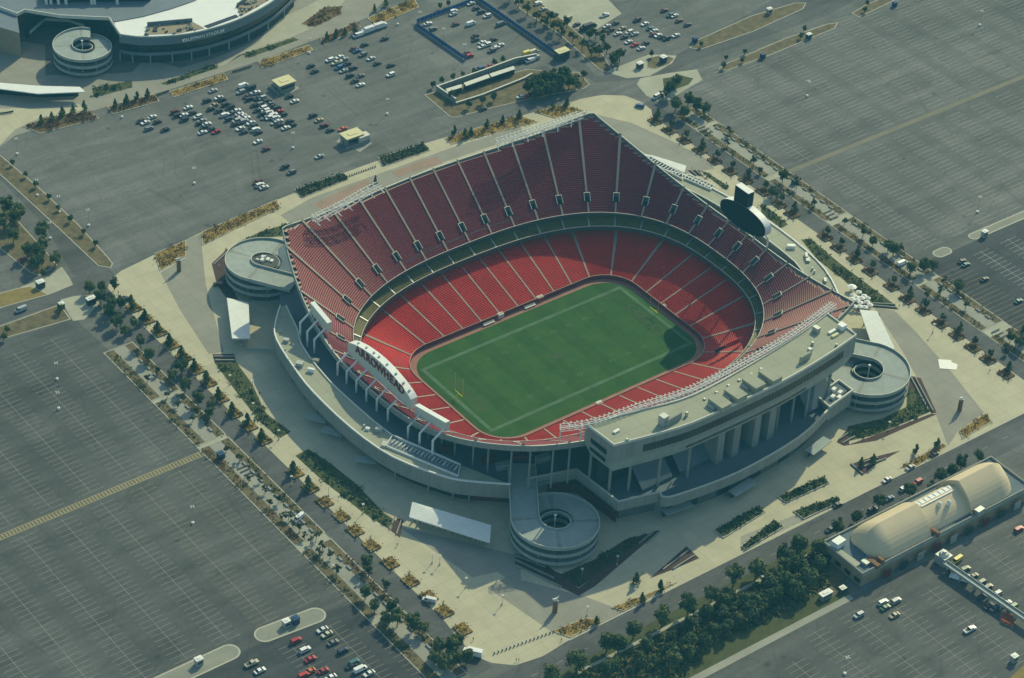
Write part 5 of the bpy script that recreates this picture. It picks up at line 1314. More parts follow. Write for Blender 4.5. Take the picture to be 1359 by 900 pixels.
# ------------------------------------------------------------------ booths, sheds and small buildings
def booth(px, py, w_, d_, h_, rm, label, wm=None, over=.5, cat='booth', rz=0.0, door=True):
    p = U(px, py); T = setp(empty('booth', (p.x, p.y, 0), rz), label, cat); wm = wm or C_WALL
    b = MB(); b.box((0,0,h_/2), (w_,d_,h_), wm); b.build('wall', T)
    b = MB(); b.box((0,0,h_+.15), (w_+2*over,d_+2*over,.3), rm); b.box((0,0,h_+.38), (w_*.5,d_*.4,.25), rm); b.build('roof', T)
    b = MB(); b.box((0,-d_/2-.04,h_*.55), (w_*.8,.08,h_*.35), DARK); b.build('window', T)
    if door: b = MB(); b.box((-w_/2-.04,0,1.05), (.08,1.0,2.1), SHADE2); b.build('door', T)
    return T
sheet('entrance_pad', [(357,114), (374,104), (398,117), (380,127)], .03, C_WALK)
T = booth(377, 117, 9, 6.5, 4.2, YROOF, 'square kiosk with a cream roof beside the crowded block of parked cars'); 
b = MB(); b.wall([(-6,-4.6), (-6,4.6), (5.5,4.6)], 0, 1.6, C_WALL, thick=.35); b.build('yard_wall', T)
sheet('entrance_pad', [(446,188), (462,176), (494,190), (478,202)], .03, C_WALK)
T = booth(467, 188, 9.5, 6, 4.4, YROOF, 'square kiosk with a cream roof beside the orange car'); b = MB(); b.box((4.5,-2.8,2.2), (6,4,3.6), C_TRIM); b.build('annex', T)
b = MB(); b.wall([(-7,-5), (7,-5), (7.6,3)], 0, 1.6, C_WALL, thick=.35); b.build('yard_wall', T)
# yard of sheds
def shed(pts, h_, label, rm=C_TRIM, z=None, wm=SHADE):
    q = [Uxy(*p, h_) for p in pts]; c = (sum(p[0] for p in q)/len(q), sum(p[1] for p in q)/len(q)); T = setp(empty('shed', (*c, 0)), label, 'shed')
    L = [(p[0]-c[0], p[1]-c[1]) for p in q]; b = MB(); b.prism(L, 0, h_-.2, wm); b.build('wall', T); b = MB(); b.prism([(p[0]*1.04, p[1]*1.04) for p in L], h_-.2, h_+.1, rm); b.build('roof', T); return T
sheet('entrance_pad', [(590,133), (600,128), (690,95), (722,88), (735,92), (700,105), (612,139)], .05, A_ROAD)
sheet('walkway', [(597,131), (684,97), (690,99), (603,135)], .06, C_PAD)
shed([(592,118), (612,112), (613,116), (594,122)], 3.2, 'short low shed with a pale roof at the left end of the yard')
shed([(616,110), (647,99), (650,103), (619,114)], 3.2, 'low shed with a long pale roof in the middle of the yard')
shed([(650,98), (681,88), (683,92), (653,102)], 3.2, 'low shed with a long pale roof at the right end of the yard')
def wallthing(pts, h_, label, m=C_WALL, th=.6):
    q = [Uxy(*p) for p in pts]; T = setp(empty('wall', (*q[0], 0)), label, 'wall'); L = [(p[0]-q[0][0], p[1]-q[0][1]) for p in q]
    b = MB(); b.wall(L, 0, h_, m, thick=th); b.build('wall_body', T); b = MB(); b.wall(L, h_, h_+.15, C_TRIM, thick=th+.2); b.build('coping', T)
wallthing([(605,138), (580,121), (640,100), (683,84), (712,78)], 3.0, 'grey concrete wall around the yard of white-roofed sheds')
wallthing([(605,139), (640,128), (695,106), (706,100)], 1.2, 'low grey retaining wall on the stadium side of the yard of sheds')
# booths by the roads
for px, py, w_, d_, h_, rm, wm, lb in (
    (849,90,3.0,2.4,2.8,WHITE,SHADE2,'small white-roofed booth on the pad by the top junction, nearer the stadium'), (880,82,3.0,2.6,3.0,WHITE,BLUEP,'small white-roofed blue booth on the dry island by the top junction'),
    (745.5,77,7,4.2,4.4,YROOF,SHADE2,'dark guardhouse with a cream roof at the end of the blue fence'), (922,56,2.2,2.2,2.6,BLUEP,BLUEP,'blue portable toilet at the left tip of the upper long island'),
    (1020.5,18,2.6,2,3,WHITE,STEEL,'white booth on the upper long island at the top right'), (1073,51,2.6,2,2.6,WHITE,BLUEP,'white-roofed blue booth on the lower long island at the top right'),
    (1012,77,2.2,2.2,2.4,BLUEP,BLUEP,'blue portable toilet on the lower long island at the top right'), (1187,8,2.2,2,2.4,BLUEP,BLUEP,'blue portable toilet at the tip of the last island at the top right'),
    (1306,314,2.6,2,3,WHITE,STEEL,'white booth on the pale strip at the right edge'), (1054,244,2.2,2.2,2.4,BLUEP,BLUEP,'dark blue portable toilet at the stadium end of the faded yellow band'),
    (293,608,2.6,2.4,2.6,BLUEP,BLUEP,'blue portable toilet at the right end of the yellow ladder band'), (380,831,2.6,2.2,2.8,WHITE,STEEL,'white booth on the pale upper island of the lower lot'),
    (392,827,2.6,2.4,2.8,BLUEP,BLUEP,'round-looking blue toilet beside the white booth on the pale upper island'), (264,882,2.8,2.2,3,WHITE,STEEL,'white booth on the pale lower island of the lower lot'),
    (54,381,3.4,2.6,3.0,WHITE,SHADE2,'white-roofed guard booth beside the yellow grass patch'), (121,403,4,2.4,3.0,WHITE,SHADE2,'white-roofed guard booth under the trees left of the plaza'),
    (82,409,2.2,2,2.6,WHITE,SHADE2,'little white-roofed hut by the small tree left of the plaza'), (1345,878,2.4,2,3,WHITE,STEEL,'white booth on the yellow grass at the bottom right corner'),
    (1095,793,5.4,2.4,2.4,WHITE,C_WALL,'long white container on the dry grass beside the hall'), (1118,785,2.6,2,2,STEEL,SHADE2,'small grey box on the pavement corner beside the hall')):
    booth(px, py, w_, d_, h_, rm, lb, wm, .15, 'booth' if 'toilet' not in lb and 'container' not in lb else ('toilet' if 'toilet' in lb else 'container'), 0, False)

# ------------------------------------------------------------------ totems, poles, goal posts, umbrellas
def totem(px, py, red, label):
    p = U(px, py); T = setp(empty('totem', (p.x, p.y, 0)), label, 'totem', None)
    b = MB(); b.box((0,0,2.9), (1.3,1.3,5.8), RUST if not red else REDP); b.build('shaft', T)
    b = MB(); b.box((.9,-.5,3.0), (.35,.35,6.0), WHITE)
    b.face([(-1.6,-.2,7.9), (-.6,-.2,5.8), (.6,-.2,5.8), (1.6,-.2,7.9), (.7,-.2,7.3), (-.7,-.2,7.3)], WHITE); b.face([(-1.6,.2,7.9), (-.6,.2,5.8), (.6,.2,5.8), (1.6,.2,7.9), (.7,.2,7.3), (-.7,.2,7.3)], WHITE)
    for a, c in (((-1.6,7.9),(-.7,7.3)), ((-.7,7.3),(.7,7.3)), ((.7,7.3),(1.6,7.9)), ((1.6,7.9),(.6,5.8)), ((-.6,5.8),(-1.6,7.9))): b.face([(a[0],-.2,a[1]), (c[0],-.2,c[1]), (c[0],.2,c[1]), (a[0],.2,a[1])], WHITE)
    b.build('forked_top', T)
totem(736, 812.5, 0, 'rust-red totem with a white forked top on the plaza below the shaded ramp tower')
totem(1273, 545, 0, 'tan and white totem on the grey paving at the right of the plaza')
totem(237.3, 360, 0, 'tan totem beside the amber bed at the left of the plaza')
totem(774.5, 165, 1, 'red totem behind the far rim at the end of the right light rack')
POLES = []
def pole(px, py, h_=9.0, cap=.7):
    p = U(px, py) if h_ > 6 else U(px, py, h_); T = empty('light_pole', (p.x, p.y, 0)); b = MB(); b.cyl((0,0), .6 if h_ > 6 else .3, 0, .9, WHITE if h_ > 6 else C_KERB, 10); b.build('pole_base', T)
    b = MB(); b.tube((0,0,.5), (0,0,h_), .11, STEEL, 6, .07); b.build('pole', T); b = MB()
    for k in range(4): a = k*1.571+.4; b.box((math.cos(a)*cap, math.sin(a)*cap, h_), (.6, .4, .16), C_TRIM, a); b.tube((0,0,h_-.1), (math.cos(a)*cap, math.sin(a)*cap, h_), .06, STEEL, 4)
    b.build('lamp_head', T); POLES.append(T); return T
for p in ((23,205), (162,156), (258,244), (389,197), (514,152), (528,33), (411,71), (76,504), (78,543), (256,695), (1071,128), (1300,34), (1297,282), (1121,895), (50,260), (79,282), (67,317), (557,36), (588,58), (616,79), (118,300)): pole(*p, 9.0)
group_trees(POLES, '{} tall light pole with a four-lamp white head standing in the car parks', 'tall light poles of the car parks', 'light pole')
POLES = []
for p in ((336,535), (370,571), (335,505), (482,669), (436,646), (387,632), (305,498), (1181,560), (1240,430), (820,738), (773,755), (1012,765), (574,735), (584,737), (619,767), (667,790), (780,805), (442,750), (396,687-3)): pole(p[0], p[1], 5.0, .35)
group_trees(POLES, '{} short white lamp post standing in or beside the plaza beds', 'short white lamp posts of the plaza', 'lamp post')
def goal(x, s, label):
    T = setp(empty('goal_post', (x, 0, FZ)), label, 'goal post', 'yellow goal posts'); b = MB(); b.tube((s*1.9,0,0), (s*1.9,0,1.8), .16, YELLOW, 8); b.tube((s*1.9,0,1.8), (0,0,3.05), .16, YELLOW, 8); b.build('gooseneck', T)
    b = MB(); b.tube((0,-2.82,3.05), (0,2.82,3.05), .15, YELLOW, 8); b.build('crossbar', T)
    for y in (-2.82, 2.82): b = MB(); b.tube((0,y,3.05), (0,y,12.5), .085, YELLOW, 6); b.build('upright', T)
goal(-54.86, -1, 'yellow goal post at the left end of the field'); goal(54.86, 1, 'yellow goal post at the right end of the field')
UM = []
for px, py, s_ in ((1130,383,1.5), (1139,390,1), (1146,395,1), (1143,398,1), (1136,397,1), (1130,399,1), (1127,404,1), (1137,401,.9), (1141,404,1), (1150,403,1), (1154,407,1), (1147,410,1), (1140,409,1), (1133,409,1), (1131,394,.9), (1151,398,.9)):
    p = U(px, py+3, 0); T = empty('patio_umbrella', (p.x, p.y, 0)); b = MB(); b.cyl((0,0), 1.5*s_, 2.3, 3.0, WHITE, 8, .08); b.build('canopy', T)
    b = MB(); b.tube((0,0,0), (0,0,2.9), .05, STEEL, 5); b.build('pole', T); b = MB(); b.cyl((0,0), .7, .68, .74, SHADE2, 10); b.build('table_top', T); UM.append(T)
group_trees(UM, '{} white patio umbrella in the cluster beside the right wing', 'white patio umbrellas beside the right wing', 'umbrella')
# concrete seat walls on the dry strips
bm0 = MB(); bm0.box((0,0,.3), (.8,2.8,.6), C_WALL); BT = [None]
def bench(x, y):
    if BT[0] is None: o = bm0.build('seat_wall'); BT[0] = o
    else: o = BT[0].copy(); COL.objects.link(o)
    o.location = (x, y, .15); return o
bl = [bench(x, y) for x, y in BENCH]
group_trees([o for o in bl if o.location.x < 0], '{} low pale seat wall on the dry strip beside the left lane', 'low seat walls beside the left lane', 'seat wall')
group_trees([o for o in bl if o.location.x > 0], '{} low pale seat wall on the dry strip beside the right lane', 'low seat walls beside the right lane', 'seat wall')
# bollard rows at the ends of the plaza
BO = []
bb0 = MB(); bb0.cyl((0,0), .28, 0, .95, SHADE2, 8); bb0.cyl((0,0), .28, .95, 1.1, STEEL, 8, .12); BB = bb0.build('bollard')
def bollards(a, c, n, phrase, group):
    A_, C_ = U(*a), U(*c); L = []
    for k in range(n):
        p = A_.lerp(C_, k/(n-1)); o = BB if not BO else BB.copy()
        if BO: COL.objects.link(o)
        o.location = (p.x, p.y, .02); BO.append(o); L.append(o)
    group_trees(L, phrase, group, 'bollard')
bollards((656,868), (735,839), 16, '{} dark bollard in the row across the lower corner of the plaza', 'bollards across the lower corner')
bollards((464,234), (498,222), 12, '{} dark bollard in the row between the two dark green beds', 'bollards between the green beds')
BO2 = []
for k, (px, py) in enumerate(((322,621), (326,625), (331,629), (335,632), (931,170), (936,173), (941,177), (1098,282), (1102,286), (1107,290), (1321,440), (1326,444), (1331,448))):
    p = U(px, py); T = empty('bench', (p.x, p.y, 0)); b = MB(); b.box((0,0,.45), (5.0,.7,.12), SHADE2); b.build('seat', T); b = MB(); b.box((-2,0,.2), (.3,.5,.4), C_KERB); b.build('leg', T); b = MB(); b.box((2,0,.2), (.3,.5,.4), C_KERB); b.build('leg', T); BO2.append(T)
group_trees(BO2, '{} long dark bench at the crosswalks of the side lanes', 'long dark benches at the crosswalks', 'bench')
# statue by the far rim
p = U(498,243); T = setp(empty('statue', (p.x, p.y, 0)), 'dark pointed statue on the brick paving behind the far rim', 'statue')
b = MB(); b.box((0,0,.5), (2.2,2.2,1), C_KERB); b.build('plinth', T); b = MB(); b.cyl((0,0), .9, 1, 4.6, SHADE2, 8, .15); b.tube((0,0,3), (1.1,0,3.8), .2, SHADE2, 6, .08); b.build('figure', T)

# ------------------------------------------------------------------ vehicles
def car_meshes(kind):
    b = MB(); g = MB(); w_ = 1.85; P_ = PAINT
    prof = {'sedan': (4.7, [(0,.45), (.02,.8), (1.05,.95), (1.9,1.42), (3.25,1.42), (4.1,1.0), (4.65,.92), (4.7,.45)], (2,3), 1.42),
            'suv':   (4.8, [(0,.5), (.02,1.0), (1.0,1.12), (1.6,1.75), (4.35,1.75), (4.75,1.15), (4.8,.5)], (2,3), 1.75),
            'pickup':(5.7, [(0,.5), (.02,1.0), (1.2,1.12), (1.85,1.8), (3.3,1.8), (3.55,1.15), (5.65,1.12), (5.7,.5)], (2,3), 1.8),
            'van':   (5.6, [(0,.5), (.02,1.05), (.7,1.2), (1.25,2.15), (5.45,2.15), (5.6,1.2), (5.6,.5)], (2,3), 2.15),
            'truck': (7.8, [(0,.5), (.02,1.3), (.35,2.2), (1.9,2.2), (1.95,3.1), (7.7,3.1), (7.8,.6)], (1,2), 2.2)}[kind]
    Ln, pf, _, top = prof; n = len(pf); hw = w_/2*(1.15 if kind == 'truck' else 1.0)
    def wy(z_): return hw*(1.0 if z_ < 1.2 or kind == 'truck' else .84)
    for sy in (-1, 1): b.face([(x-Ln/2, sy*wy(z_), z_) for x, z_ in (pf if sy < 0 else pf[::-1])], P_)
    for i in range(n):
        (xa, za), (xb, zb) = pf[i], pf[(i+1) % n]
        glass = (kind == 'sedan' and i in (2,4)) or (kind in ('suv','pickup','van') and i == 2) or (kind == 'suv' and i == 4) or (kind == 'pickup' and i == 4)
        b.face([(xa-Ln/2,-wy(za),za), (xa-Ln/2,wy(za),za), (xb-Ln/2,wy(zb),zb), (xb-Ln/2,-wy(zb),zb)][::-1], GLASS if glass else (SHADE2 if i == n-1 else P_))
    if kind == 'pickup': b.box((1.35,0,1.14), (1.9,1.5,.04), SHADE2)
    body = b
    x0, x1 = {'sedan': (1.35,3.9), 'suv': (1.2,4.5), 'pickup': (1.5,3.4), 'van': (.95,2.2), 'truck': (.3,1.5)}[kind]
    z0 = {'sedan': 1.0, 'suv': 1.18, 'pickup': 1.2, 'van': 1.3, 'truck': 1.4}[kind]
    for sy in (-1, 1):
        ins = .35; y0, y1 = sy*(hw+.012), sy*(hw*(.86 if kind != 'truck' else 1.0)+.02)
        pts = [(x0-Ln/2,y0 if z0 < 1.2 else sy*(hw*.95+.012),z0), (x1-Ln/2,y0 if z0 < 1.2 else sy*(hw*.95+.012),z0), (x1-Ln/2-ins,y1,top-.12), (x0-Ln/2+ins,y1,top-.12)]
        g.face(pts if sy < 0 else pts[::-1], GLASS)
    wh = MB(); wh2 = []
    for x in ((.85, Ln-.95) if kind != 'truck' else (1.0, Ln-1.4)):
        for sy in (-1, 1): wh2.append((x-Ln/2, sy*(hw-.1)))
    t = MB(); t.tube((0,-.12,0), (0,.12,0), .36, TYRE, 12); t.tube((0,-.13,0), (0,.13,0), .18, STEEL, 8)
    res = []
    for mb, nm in ((body, 'body'), (g, 'side_windows'), (t, 'wheel')):
        o = mb.build(nm); res.append(o.data); bpy.data.objects.remove(o)
    return res, wh2
CM = {k: car_meshes(k) for k in ('sedan', 'suv', 'pickup', 'van', 'truck')}
HUE = {'white': (.78,.80,.80), 'silver': (.42,.45,.46), 'grey': (.16,.18,.19), 'black': (.012,.014,.018), 'dark blue': (.015,.03,.075), 'blue': (.05,.13,.33), 'red': (.42,.02,.025), 'maroon': (.12,.015,.02), 'tan': (.42,.36,.25), 'cream': (.55,.54,.38), 'teal': (.03,.14,.16), 'orange': (.62,.13,.04), 'yellow': (.75,.62,.10), 'dark': (.022,.028,.034), 'green': (.06,.16,.07)}
def place_cars(L, where, group, rz=0.0):
    by = {}
    for e in L:
        px, py, col = e[0], e[1], e[2]; kind = e[3] if len(e) > 3 else ('suv' if (int(px*7+py*3) % 3 == 0) else 'sedan'); r = e[4] if len(e) > 4 else rz+(math.pi if int(px+py) % 2 else 0)
        p = U(px, py, .5); T = empty('parked_car' if kind in ('sedan', 'suv') else {'pickup': 'pickup_truck', 'van': 'van', 'truck': 'box_truck'}[kind], (p.x, p.y, .03), r+random.uniform(-.03,.03))
        (bm_, gm_, wm_), wp = CM[kind]
        o = bpy.data.objects.new('body', bm_); COL.objects.link(o); o.parent = T; c = HUE[col]; k = random.uniform(.85, 1.12); o.color = (min(1,c[0]*k), min(1,c[1]*k), min(1,c[2]*k), 1)
        o = bpy.data.objects.new('side_windows', gm_); COL.objects.link(o); o.parent = T
        for x, y in wp: o = bpy.data.objects.new('wheel', wm_); COL.objects.link(o); o.parent = T; o.location = (x, y, .36)
        by.setdefault((col, kind), []).append(T)
    nm = {'sedan': 'car', 'suv': 'tall car', 'pickup': 'pickup truck', 'van': 'van', 'truck': 'box truck'}
    for (col, kind), obs in by.items():
        obs.sort(key=lambda o: scr(o.location)[0])
        for k, o in enumerate(obs):
            cn = {'dark': 'dark grey', 'black': 'black'}.get(col, col)
            lab = ('%s %s %s' % (cn, nm[kind], where)) if len(obs) == 1 else '%s %s %s %s' % (nth(k, len(obs)), cn, nm[kind], where)
            setp(o, lab, {'sedan': 'car', 'suv': 'car', 'pickup': 'pickup truck', 'van': 'van', 'truck': 'truck'}[kind], group if len(obs) > 1 else group)
place_cars([(187,161,'dark'),(202,155.5,'white'),(193,163,'white'),(209,162,'dark'),(198,171,'grey'),(219.5,172.5,'dark')], 'in the small group farthest left of the ballpark lot', 'cars in the far left group')
place_cars([(232.5,148.7,'maroon'),(250,143,'white'),(255.6,150,'dark'),(244,153,'white'),(244.5,159.5,'dark'),(236,153.5,'dark'),(263,155.4,'white'),(268,160.5,'silver'),(274.5,165,'white'),(269,176,'white'),(280.6,172,'dark'),(287,175,'red'),(265,164,'dark'),(271,169.5,'dark')], 'in the second group from the left of the ballpark lot', 'cars in the second group of the ballpark lot')
place_cars([(283,120.5,'silver'),(275,134,'black','suv'),(290.4,130,'white'),(295,132.5,'dark'),(284,140,'tan'),(290,148,'dark'),(305.7,143,'black'),(314,147,'white'),(298.4,153,'white'),(318,151.7,'white'),(322,154.5,'white'),(326.5,157,'white'),(304.5,158.5,'dark blue'),(314,160.5,'silver'),(312.4,165,'dark'),(319,171,'white'),(324,175.6,'dark'),(333,163.4,'white'),(339.3,172.5,'white'),(343,176,'dark'),(336,168,'dark'),(300,139,'dark'),(308,150,'grey'),(324,161,'silver'),(342.4,188.4,'white'),(353.4,198.2,'maroon'),(280,145,'dark')], 'in the middle group left of the cream-roofed kiosk', 'cars in the middle group of the ballpark lot')
place_cars([(323,114.4,'white','van'),(333,117.5,'dark','van'),(320,122.4,'silver'),(328,128.5,'dark'),(340,123,'white'),(334,125.5,'silver'),(346,126.5,'dark'),(331.4,132,'black'),(348,130.3,'silver'),(354.6,134.6,'dark'),(338,140,'black'),(346.7,138.3,'grey'),(362.6,140.7,'dark'),(349,143.8,'white'),(343,131,'dark'),(358,138,'grey'),(353,147.5,'white'),(357,150,'white'),(341.8,146.8,'dark'),(371,148,'red'),(362.6,153,'white'),(376,152.4,'dark'),(357.7,156.6,'white'),(348,152,'dark'),(366,157,'white'),(370,161,'white'),(384.6,161,'dark'),(365,163.3,'silver'),(371,166,'dark'),(388,166.4,'dark'),(379.7,170,'white'),(368,143.5,'dark'),(352,156.5,'grey')], 'in the crowded block below the cream-roofed kiosk', 'cars in the crowded block of the ballpark lot')
place_cars([(384,128.5,'black'),(391.3,134.6,'white'),(415.7,153.6,'black','suv'),(423.7,159.7,'tan'),(430.4,167,'maroon'),(438.4,173,'dark'),(455,171.3,'orange'),(378,222,'dark'),(387,229,'grey'),(342,242,'maroon'),(345,246,'white'),(350.5,249,'white'),(424,208,'silver')], 'standing loose in the open part of the ballpark lot', 'cars standing loose in the ballpark lot')
place_cars([(412.5,88,'black'),(417.7,95,'dark'),(438,80,'white'),(450.7,76,'white'),(457,79,'silver'),(446.8,83.7,'cream','pickup'),(461,85,'dark'),(450,90,'blue'),(456,94.5,'silver'),(469,90.7,'dark'),(464.7,100.8,'black'),(478.7,100.8,'grey'),(471,107.8,'dark'),(478.7,113,'white'),(470,65,'maroon'),(474,67.8,'blue'),(484,59.5,'dark'),(481.8,72.8,'grey'),(492.6,78,'white'),(501,84.4,'dark'),(519,86.8,'dark'),(518.8,99.5,'white'),(510.5,51.8,'dark'),(505,36,'white','truck'),(488,42,'white','truck'),(475,47.5,'white','van')], 'in the group left of the blue fence', 'cars left of the blue fence')
place_cars([(625,5,'white'),(632,11.3,'dark'),(639,16,'dark blue'),(647,21.5,'white'),(664.7,32.4,'grey','van'),(602,15.4,'white'),(601.5,19,'silver'),(604.8,32.4,'maroon'),(625,32,'white','van'),(630.7,48,'dark'),(631,53,'dark'),(655,52.6,'dark'),(640.4,56.7,'white'),(647,59.6,'white'),(640,62,'white'),(663.8,60,'white'),(658,63.5,'white'),(653,67.4,'grey'),(568,31.6,'white'),(574.8,38.9,'grey'),(619,71,'maroon'),(623.4,74.5,'red')], 'inside the blue fence', 'cars inside the blue fence')
place_cars([(637,91.5,'blue','suv'),(650,88.2,'red'),(693,82.5,'dark'),(703.5,81,'white','van'),(710,78,'silver','van'),(700,71,'yellow','van'),(707.6,69.6,'cream','van'),(691.4,128.7,'white'),(699.5,128.7,'red'),(706.8,126.3,'silver'),(641,144.8,'black')], 'parked around the yard of white-roofed sheds', 'cars around the yard of sheds')
place_cars([(802.5,20.6,'white','pickup'),(817,31,'dark'),(805.5,35,'white'),(810.7,40,'dark'),(826,38,'tan'),(820,45,'white'),(835.4,43,'white'),(829,49.4,'dark'),(842.6,45.3,'silver'),(834.4,56,'white'),(842.6,59.7,'red'),(851,64.3,'white'),(857,57.7,'dark'),(845.7,26.8,'dark'),(754,24.7,'tan'),(765.4,33,'dark'),(778,38,'black','truck'),(786,35,'black','van'),(721,12.4,'silver'),(714,5,'white'),(736,20,'dark')], 'in the left part of the upper parking by the top edge', 'cars in the left part of the upper parking')
place_cars([(856,32,'white'),(863,38,'teal'),(868.4,41.2,'white'),(867.3,45.7,'maroon'),(873.5,47.4,'white'),(878.7,49.4,'dark'),(884.9,51.5,'dark'),(897,47.4,'white'),(881.8,14,'maroon'),(890,20.6,'teal'),(895,21.2,'white'),(901.3,27.8,'maroon'),(912.7,33,'dark')], 'in the right part of the upper parking by the top edge', 'cars in the right part of the upper parking')
place_cars([(849,141,'blue','suv',-.9),(871.5,128.8,'white','van',.15)], 'near the curved top corner of the plaza', 'vehicles near the top corner of the plaza')
place_cars([(428,836,'white'),(434,842,'cream'),(442,853,'grey'),(455.4,864,'dark blue','suv'),(470,879.5,'teal'),(466,884,'dark'),(478,889,'white','van'),(490,894.2,'white'),(392.8,850.8,'red','suv'),(404.6,863,'white'),(412,875,'red'),(411.2,891.2,'orange'),(403,896.7,'red'),(429,890.5,'red'),(439,899.3,'white'),(334,881,'cream','pickup'),(345,890.5,'white')], 'in the lot at the bottom edge below the pale island', 'cars in the bottom edge lot')
place_cars([(1171.7,800,'white','suv'),(1175,806.7,'green'),(1189,798,'silver','suv'),(1187,817,'tan'),(1140,816.7,'silver','suv'),(1287,836,'white','pickup'),(1352,703,'red','suv'),(1273,768,'white','truck',-1.05)], 'in the lower right car park behind the domed hall', 'vehicles behind the domed hall')
place_cars([(1264,760,'maroon','van',-1.05),(1270,744,'yellow','van',.1),(1281,756,'green'),(1292,765,'dark'),(1302,774,'grey'),(1311,780,'dark'),(1323,789,'silver'),(1336,801,'white'),(1344,806,'green'),(1303,792,'dark'),(1312,805,'dark'),(1320,808,'grey')], 'along the raised gangway', 'vehicles along the gangway')
place_cars([(1177,637,'white'),(1208,620.7,'silver'),(1218,640,'red','suv'),(1200,649,'white'),(1180,662,'blue'),(1111.7,670,'dark'),(1240,603,'dark'),(1101.7,703,'black'),(1158,677,'dark')], 'on or beside the near road in front of the domed hall', 'cars on the near road')
place_cars([(1276.7,347,'dark'),(1281.7,351.7,'teal'),(1306.7,371,'dark'),(1351.7,400,'teal'),(1197,350,'white','van')], 'at the right edge beside the yellow striped stalls', 'cars at the right edge')
place_cars([(396.7,688,'white','van',.3),(627,868,'white','truck',-.9),(165,397,'black','suv',-.9),(570,797,'white','van',-.9),(290,378,'maroon','suv',-.6)], 'on the plaza side of the left service lane', 'vehicles beside the left lane')
place_cars([(28,411.5,'silver','van',.05),(30,345,'red','sedan',0)], 'near the road at the left edge', 'cars near the left road')

# sideline benches and small kit around the field
SB = []
for px, py, w_, m, nm, lb, ct in ((649,428,6,C_TRIM,'team_bench','pale team bench on the far sideline, nearer the left end zone','bench'), (703.5,405.5,6,C_TRIM,'team_bench','pale team bench on the far sideline, nearer the right end zone','bench'),
    (664,418.5,3,WHITE,'equipment_box','white box at the far field wall beside the left team bench','box'), (716.5,396,3.4,REDP,'canopy_box','bright red box at the far field wall beside the right team bench','box'),
    (795,536.5,3,WHITE,'equipment_box','white box at the near sideline wall','box'), (887,405,5.5,SHADE,'platform_box','dark platform set into the right end seats by the goal post','platform')):
    p = U(px, py, FZ+1.0); T = setp(empty(nm, (p.x, p.y, FZ)), lb, ct); b = MB(); b.box((0,0,.45 if 'bench' in nm else 1.0), (w_, 1.1 if 'bench' in nm else 1.8, .5 if 'bench' in nm else 2.0), m); b.build('seat' if 'bench' in nm else 'box_body', T)
    b = MB(); b.box((0,.45 if 'bench' in nm else 0,.9 if 'bench' in nm else 2.06), (w_, .12 if 'bench' in nm else 2.0, .7 if 'bench' in nm else .12), m if 'bench' in nm else C_TRIM); b.build('backrest' if 'bench' in nm else 'lid', T)
# red banner at the right end of the lower bowl
p = U(974, 455, -4); T = setp(empty('banner', (p.x, p.y, -5.4)), 'bright red banner with a white emblem across the right end lower seats', 'banner')
b = MB(); b.box((0,0,1.4), (10,.15,2.8), REDB); b.build('banner_cloth', T); b = MB(); b.box((4.0,-.1,1.4), (1.8,.05,1.8), WHITE); b.build('emblem', T); b = MB(); b.box((-8.2,0,1.3), (6,.12,2.2), SHADE2); b.build('side_panel', T)

# ------------------------------------------------------------------ people on the plaza
def person_mesh(pose):
    sw = .12 if pose else .02
    V = [((0,0,.95),.15), ((0,0,1.2),.155), ((0,0,1.42),.14), ((0,0,1.52),.06), ((0,.01,1.62),.085), ((0,.01,1.73),.07),
         ((-.10,0,.90),.10), ((-.11,-sw,.50),.065), ((-.11,-sw*1.6,.08),.045), ((-.11,-sw*1.6+.16,.04),.04),
         ((.10,0,.90),.10), ((.11,sw,.50),.065), ((.11,sw*.8,.08),.045), ((.11,sw*.8+.16,.04),.04),
         ((-.20,0,1.40),.06), ((-.25,sw,1.12),.045), ((-.24,sw+.1,.86),.035), ((.20,0,1.40),.06), ((.25,-sw,1.12),.045), ((.24,-sw+.1,.86),.035)]
    Ed = [(0,1),(1,2),(2,3),(3,4),(4,5),(0,6),(6,7),(7,8),(8,9),(0,10),(10,11),(11,12),(12,13),(2,14),(14,15),(15,16),(2,17),(17,18),(18,19)]
    me = bpy.data.meshes.new('body'); me.from_pydata([v[0] for v in V], Ed, []); o = bpy.data.objects.new('p', me); COL.objects.link(o)
    md = o.modifiers.new('s', 'SKIN'); 
    for k, v in enumerate(V): me.skin_vertices[0].data[k].radius = (v[1], v[1]*.85)
    me.skin_vertices[0].data[0].use_root = True
    o.modifiers.new('u', 'SUBSURF').levels = 1; bpy.context.view_layer.update()
    r = bpy.data.meshes.new_from_object(o.evaluated_get(bpy.context.evaluated_depsgraph_get())); bpy.data.objects.remove(o)
    r.materials.clear(); r.materials.append(CLOTH); r.materials.append(SKIN)
    for f in r.polygons:
        z_ = f.center.z
        f.material_index = 1 if z_ > 1.5 and f.center.y > -.02 or (z_ < .93 and abs(f.center.x) > .2) else 0
    return r
PM = [person_mesh(0), person_mesh(1)]
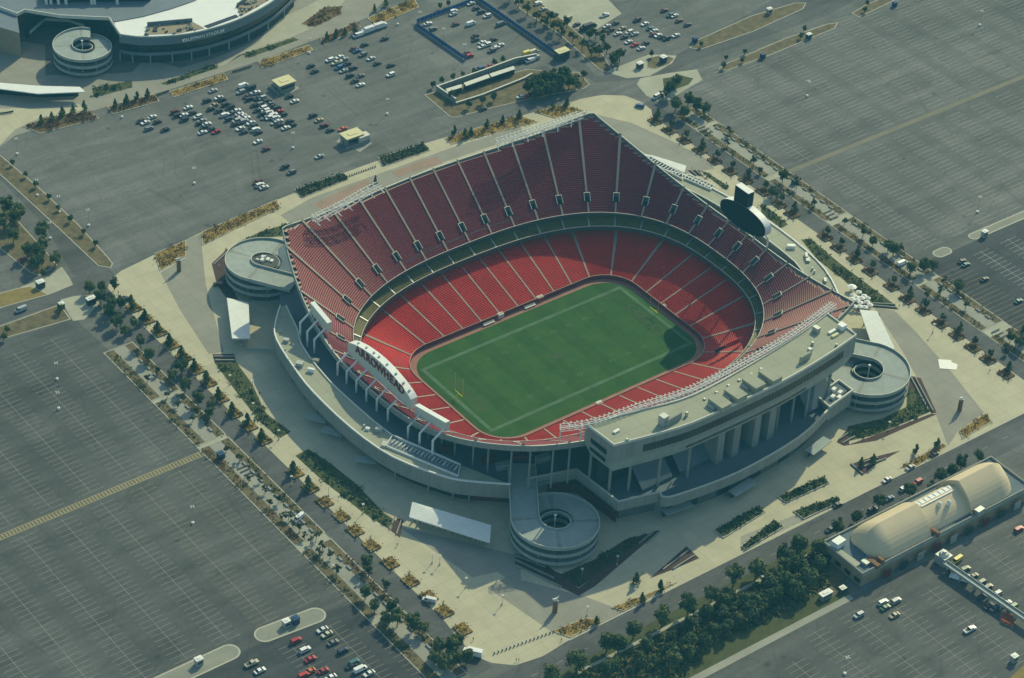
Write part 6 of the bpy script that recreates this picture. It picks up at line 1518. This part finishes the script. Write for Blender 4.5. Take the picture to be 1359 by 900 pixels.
for px, py, c, lb in ((685,878,(.02,.02,.03),'person in dark clothes, left of the pair on the lower plaza kerb'), (688.5,878,(.03,.03,.05),'person in dark clothes, right of the pair on the lower plaza kerb'), (745,851,(.02,.02,.03),'person in dark clothes at the tip of the amber bed by the near road'),
                      (1193,408,(.25,.10,.06),'person in brown clothes on the paving right of the patio umbrellas'), (1313,494,(.02,.02,.03),'person in dark clothes between the right planters'), (1167,420,(.04,.06,.05),'person in dark clothes beside the right white canopy'),
                      (527,725,(.03,.03,.03),'person in dark clothes below the striped brown terrace'), (628,850,(.02,.02,.03),'person in dark clothes above the white truck by the left lane'), (157,390,(.03,.03,.05),'person in dark clothes at the left corner of the plaza'),
                      (901,194,(.10,.08,.06),'person in brown clothes among the upper right planters'), (852,762,(.30,.04,.04),'person in a red top on the shaded plaza near the wood'), (918,224,(.12,.07,.05),'person in brown clothes near the upper terraces')):
    p = U(px, py); o = bpy.data.objects.new('person', PM[int(px) % 2]); COL.objects.link(o); o.location = (p.x, p.y, .02); o.rotation_euler = (0, 0, px); o.color = (*c, 1); setp(o, lb, 'person', 'people on the plaza')

# retaining wall labels
group_trees([o for o, a, c in TW], '{} low pale step wall of the brown terraces around the plaza', 'low step walls of the terraces', 'wall')

b = MB(); q = [U(*p, .1) for p in ((1245,477), (1262,478), (1263,481), (1271,484), (1269,491), (1247,489))]; c = q[0]
T = b.prism([(p.x-c.x, p.y-c.y) for p in q], 0, .12, WHITE); o = b.build('tarp'); o.location = (c.x, c.y, .06); setp(o, 'white tarp lying on the paving right of the plaza', 'tarp')

# ------------------------------------------------------------------ haze
if HAZE:
    b = MB(); b.box((0, 0, 345), (10400, 10400, 720), WHITE); hz = b.build('haze'); setp(hz, kind='stuff')
    hm = bpy.data.materials.new('haze_air'); hm.use_nodes = True; t = hm.node_tree; t.nodes.remove(t.nodes['Principled BSDF'])
    pv = t.nodes.new('ShaderNodeVolumePrincipled'); pv.inputs['Color'].default_value = HAZE_COLOR
    pv.inputs['Density'].default_value = HAZE_DENSITY; pv.inputs['Anisotropy'].default_value = 0.0
    t.links.new(pv.outputs[0], t.nodes['Material Output'].inputs['Volume'])
    hz.data.materials.clear(); hz.data.materials.append(hm)
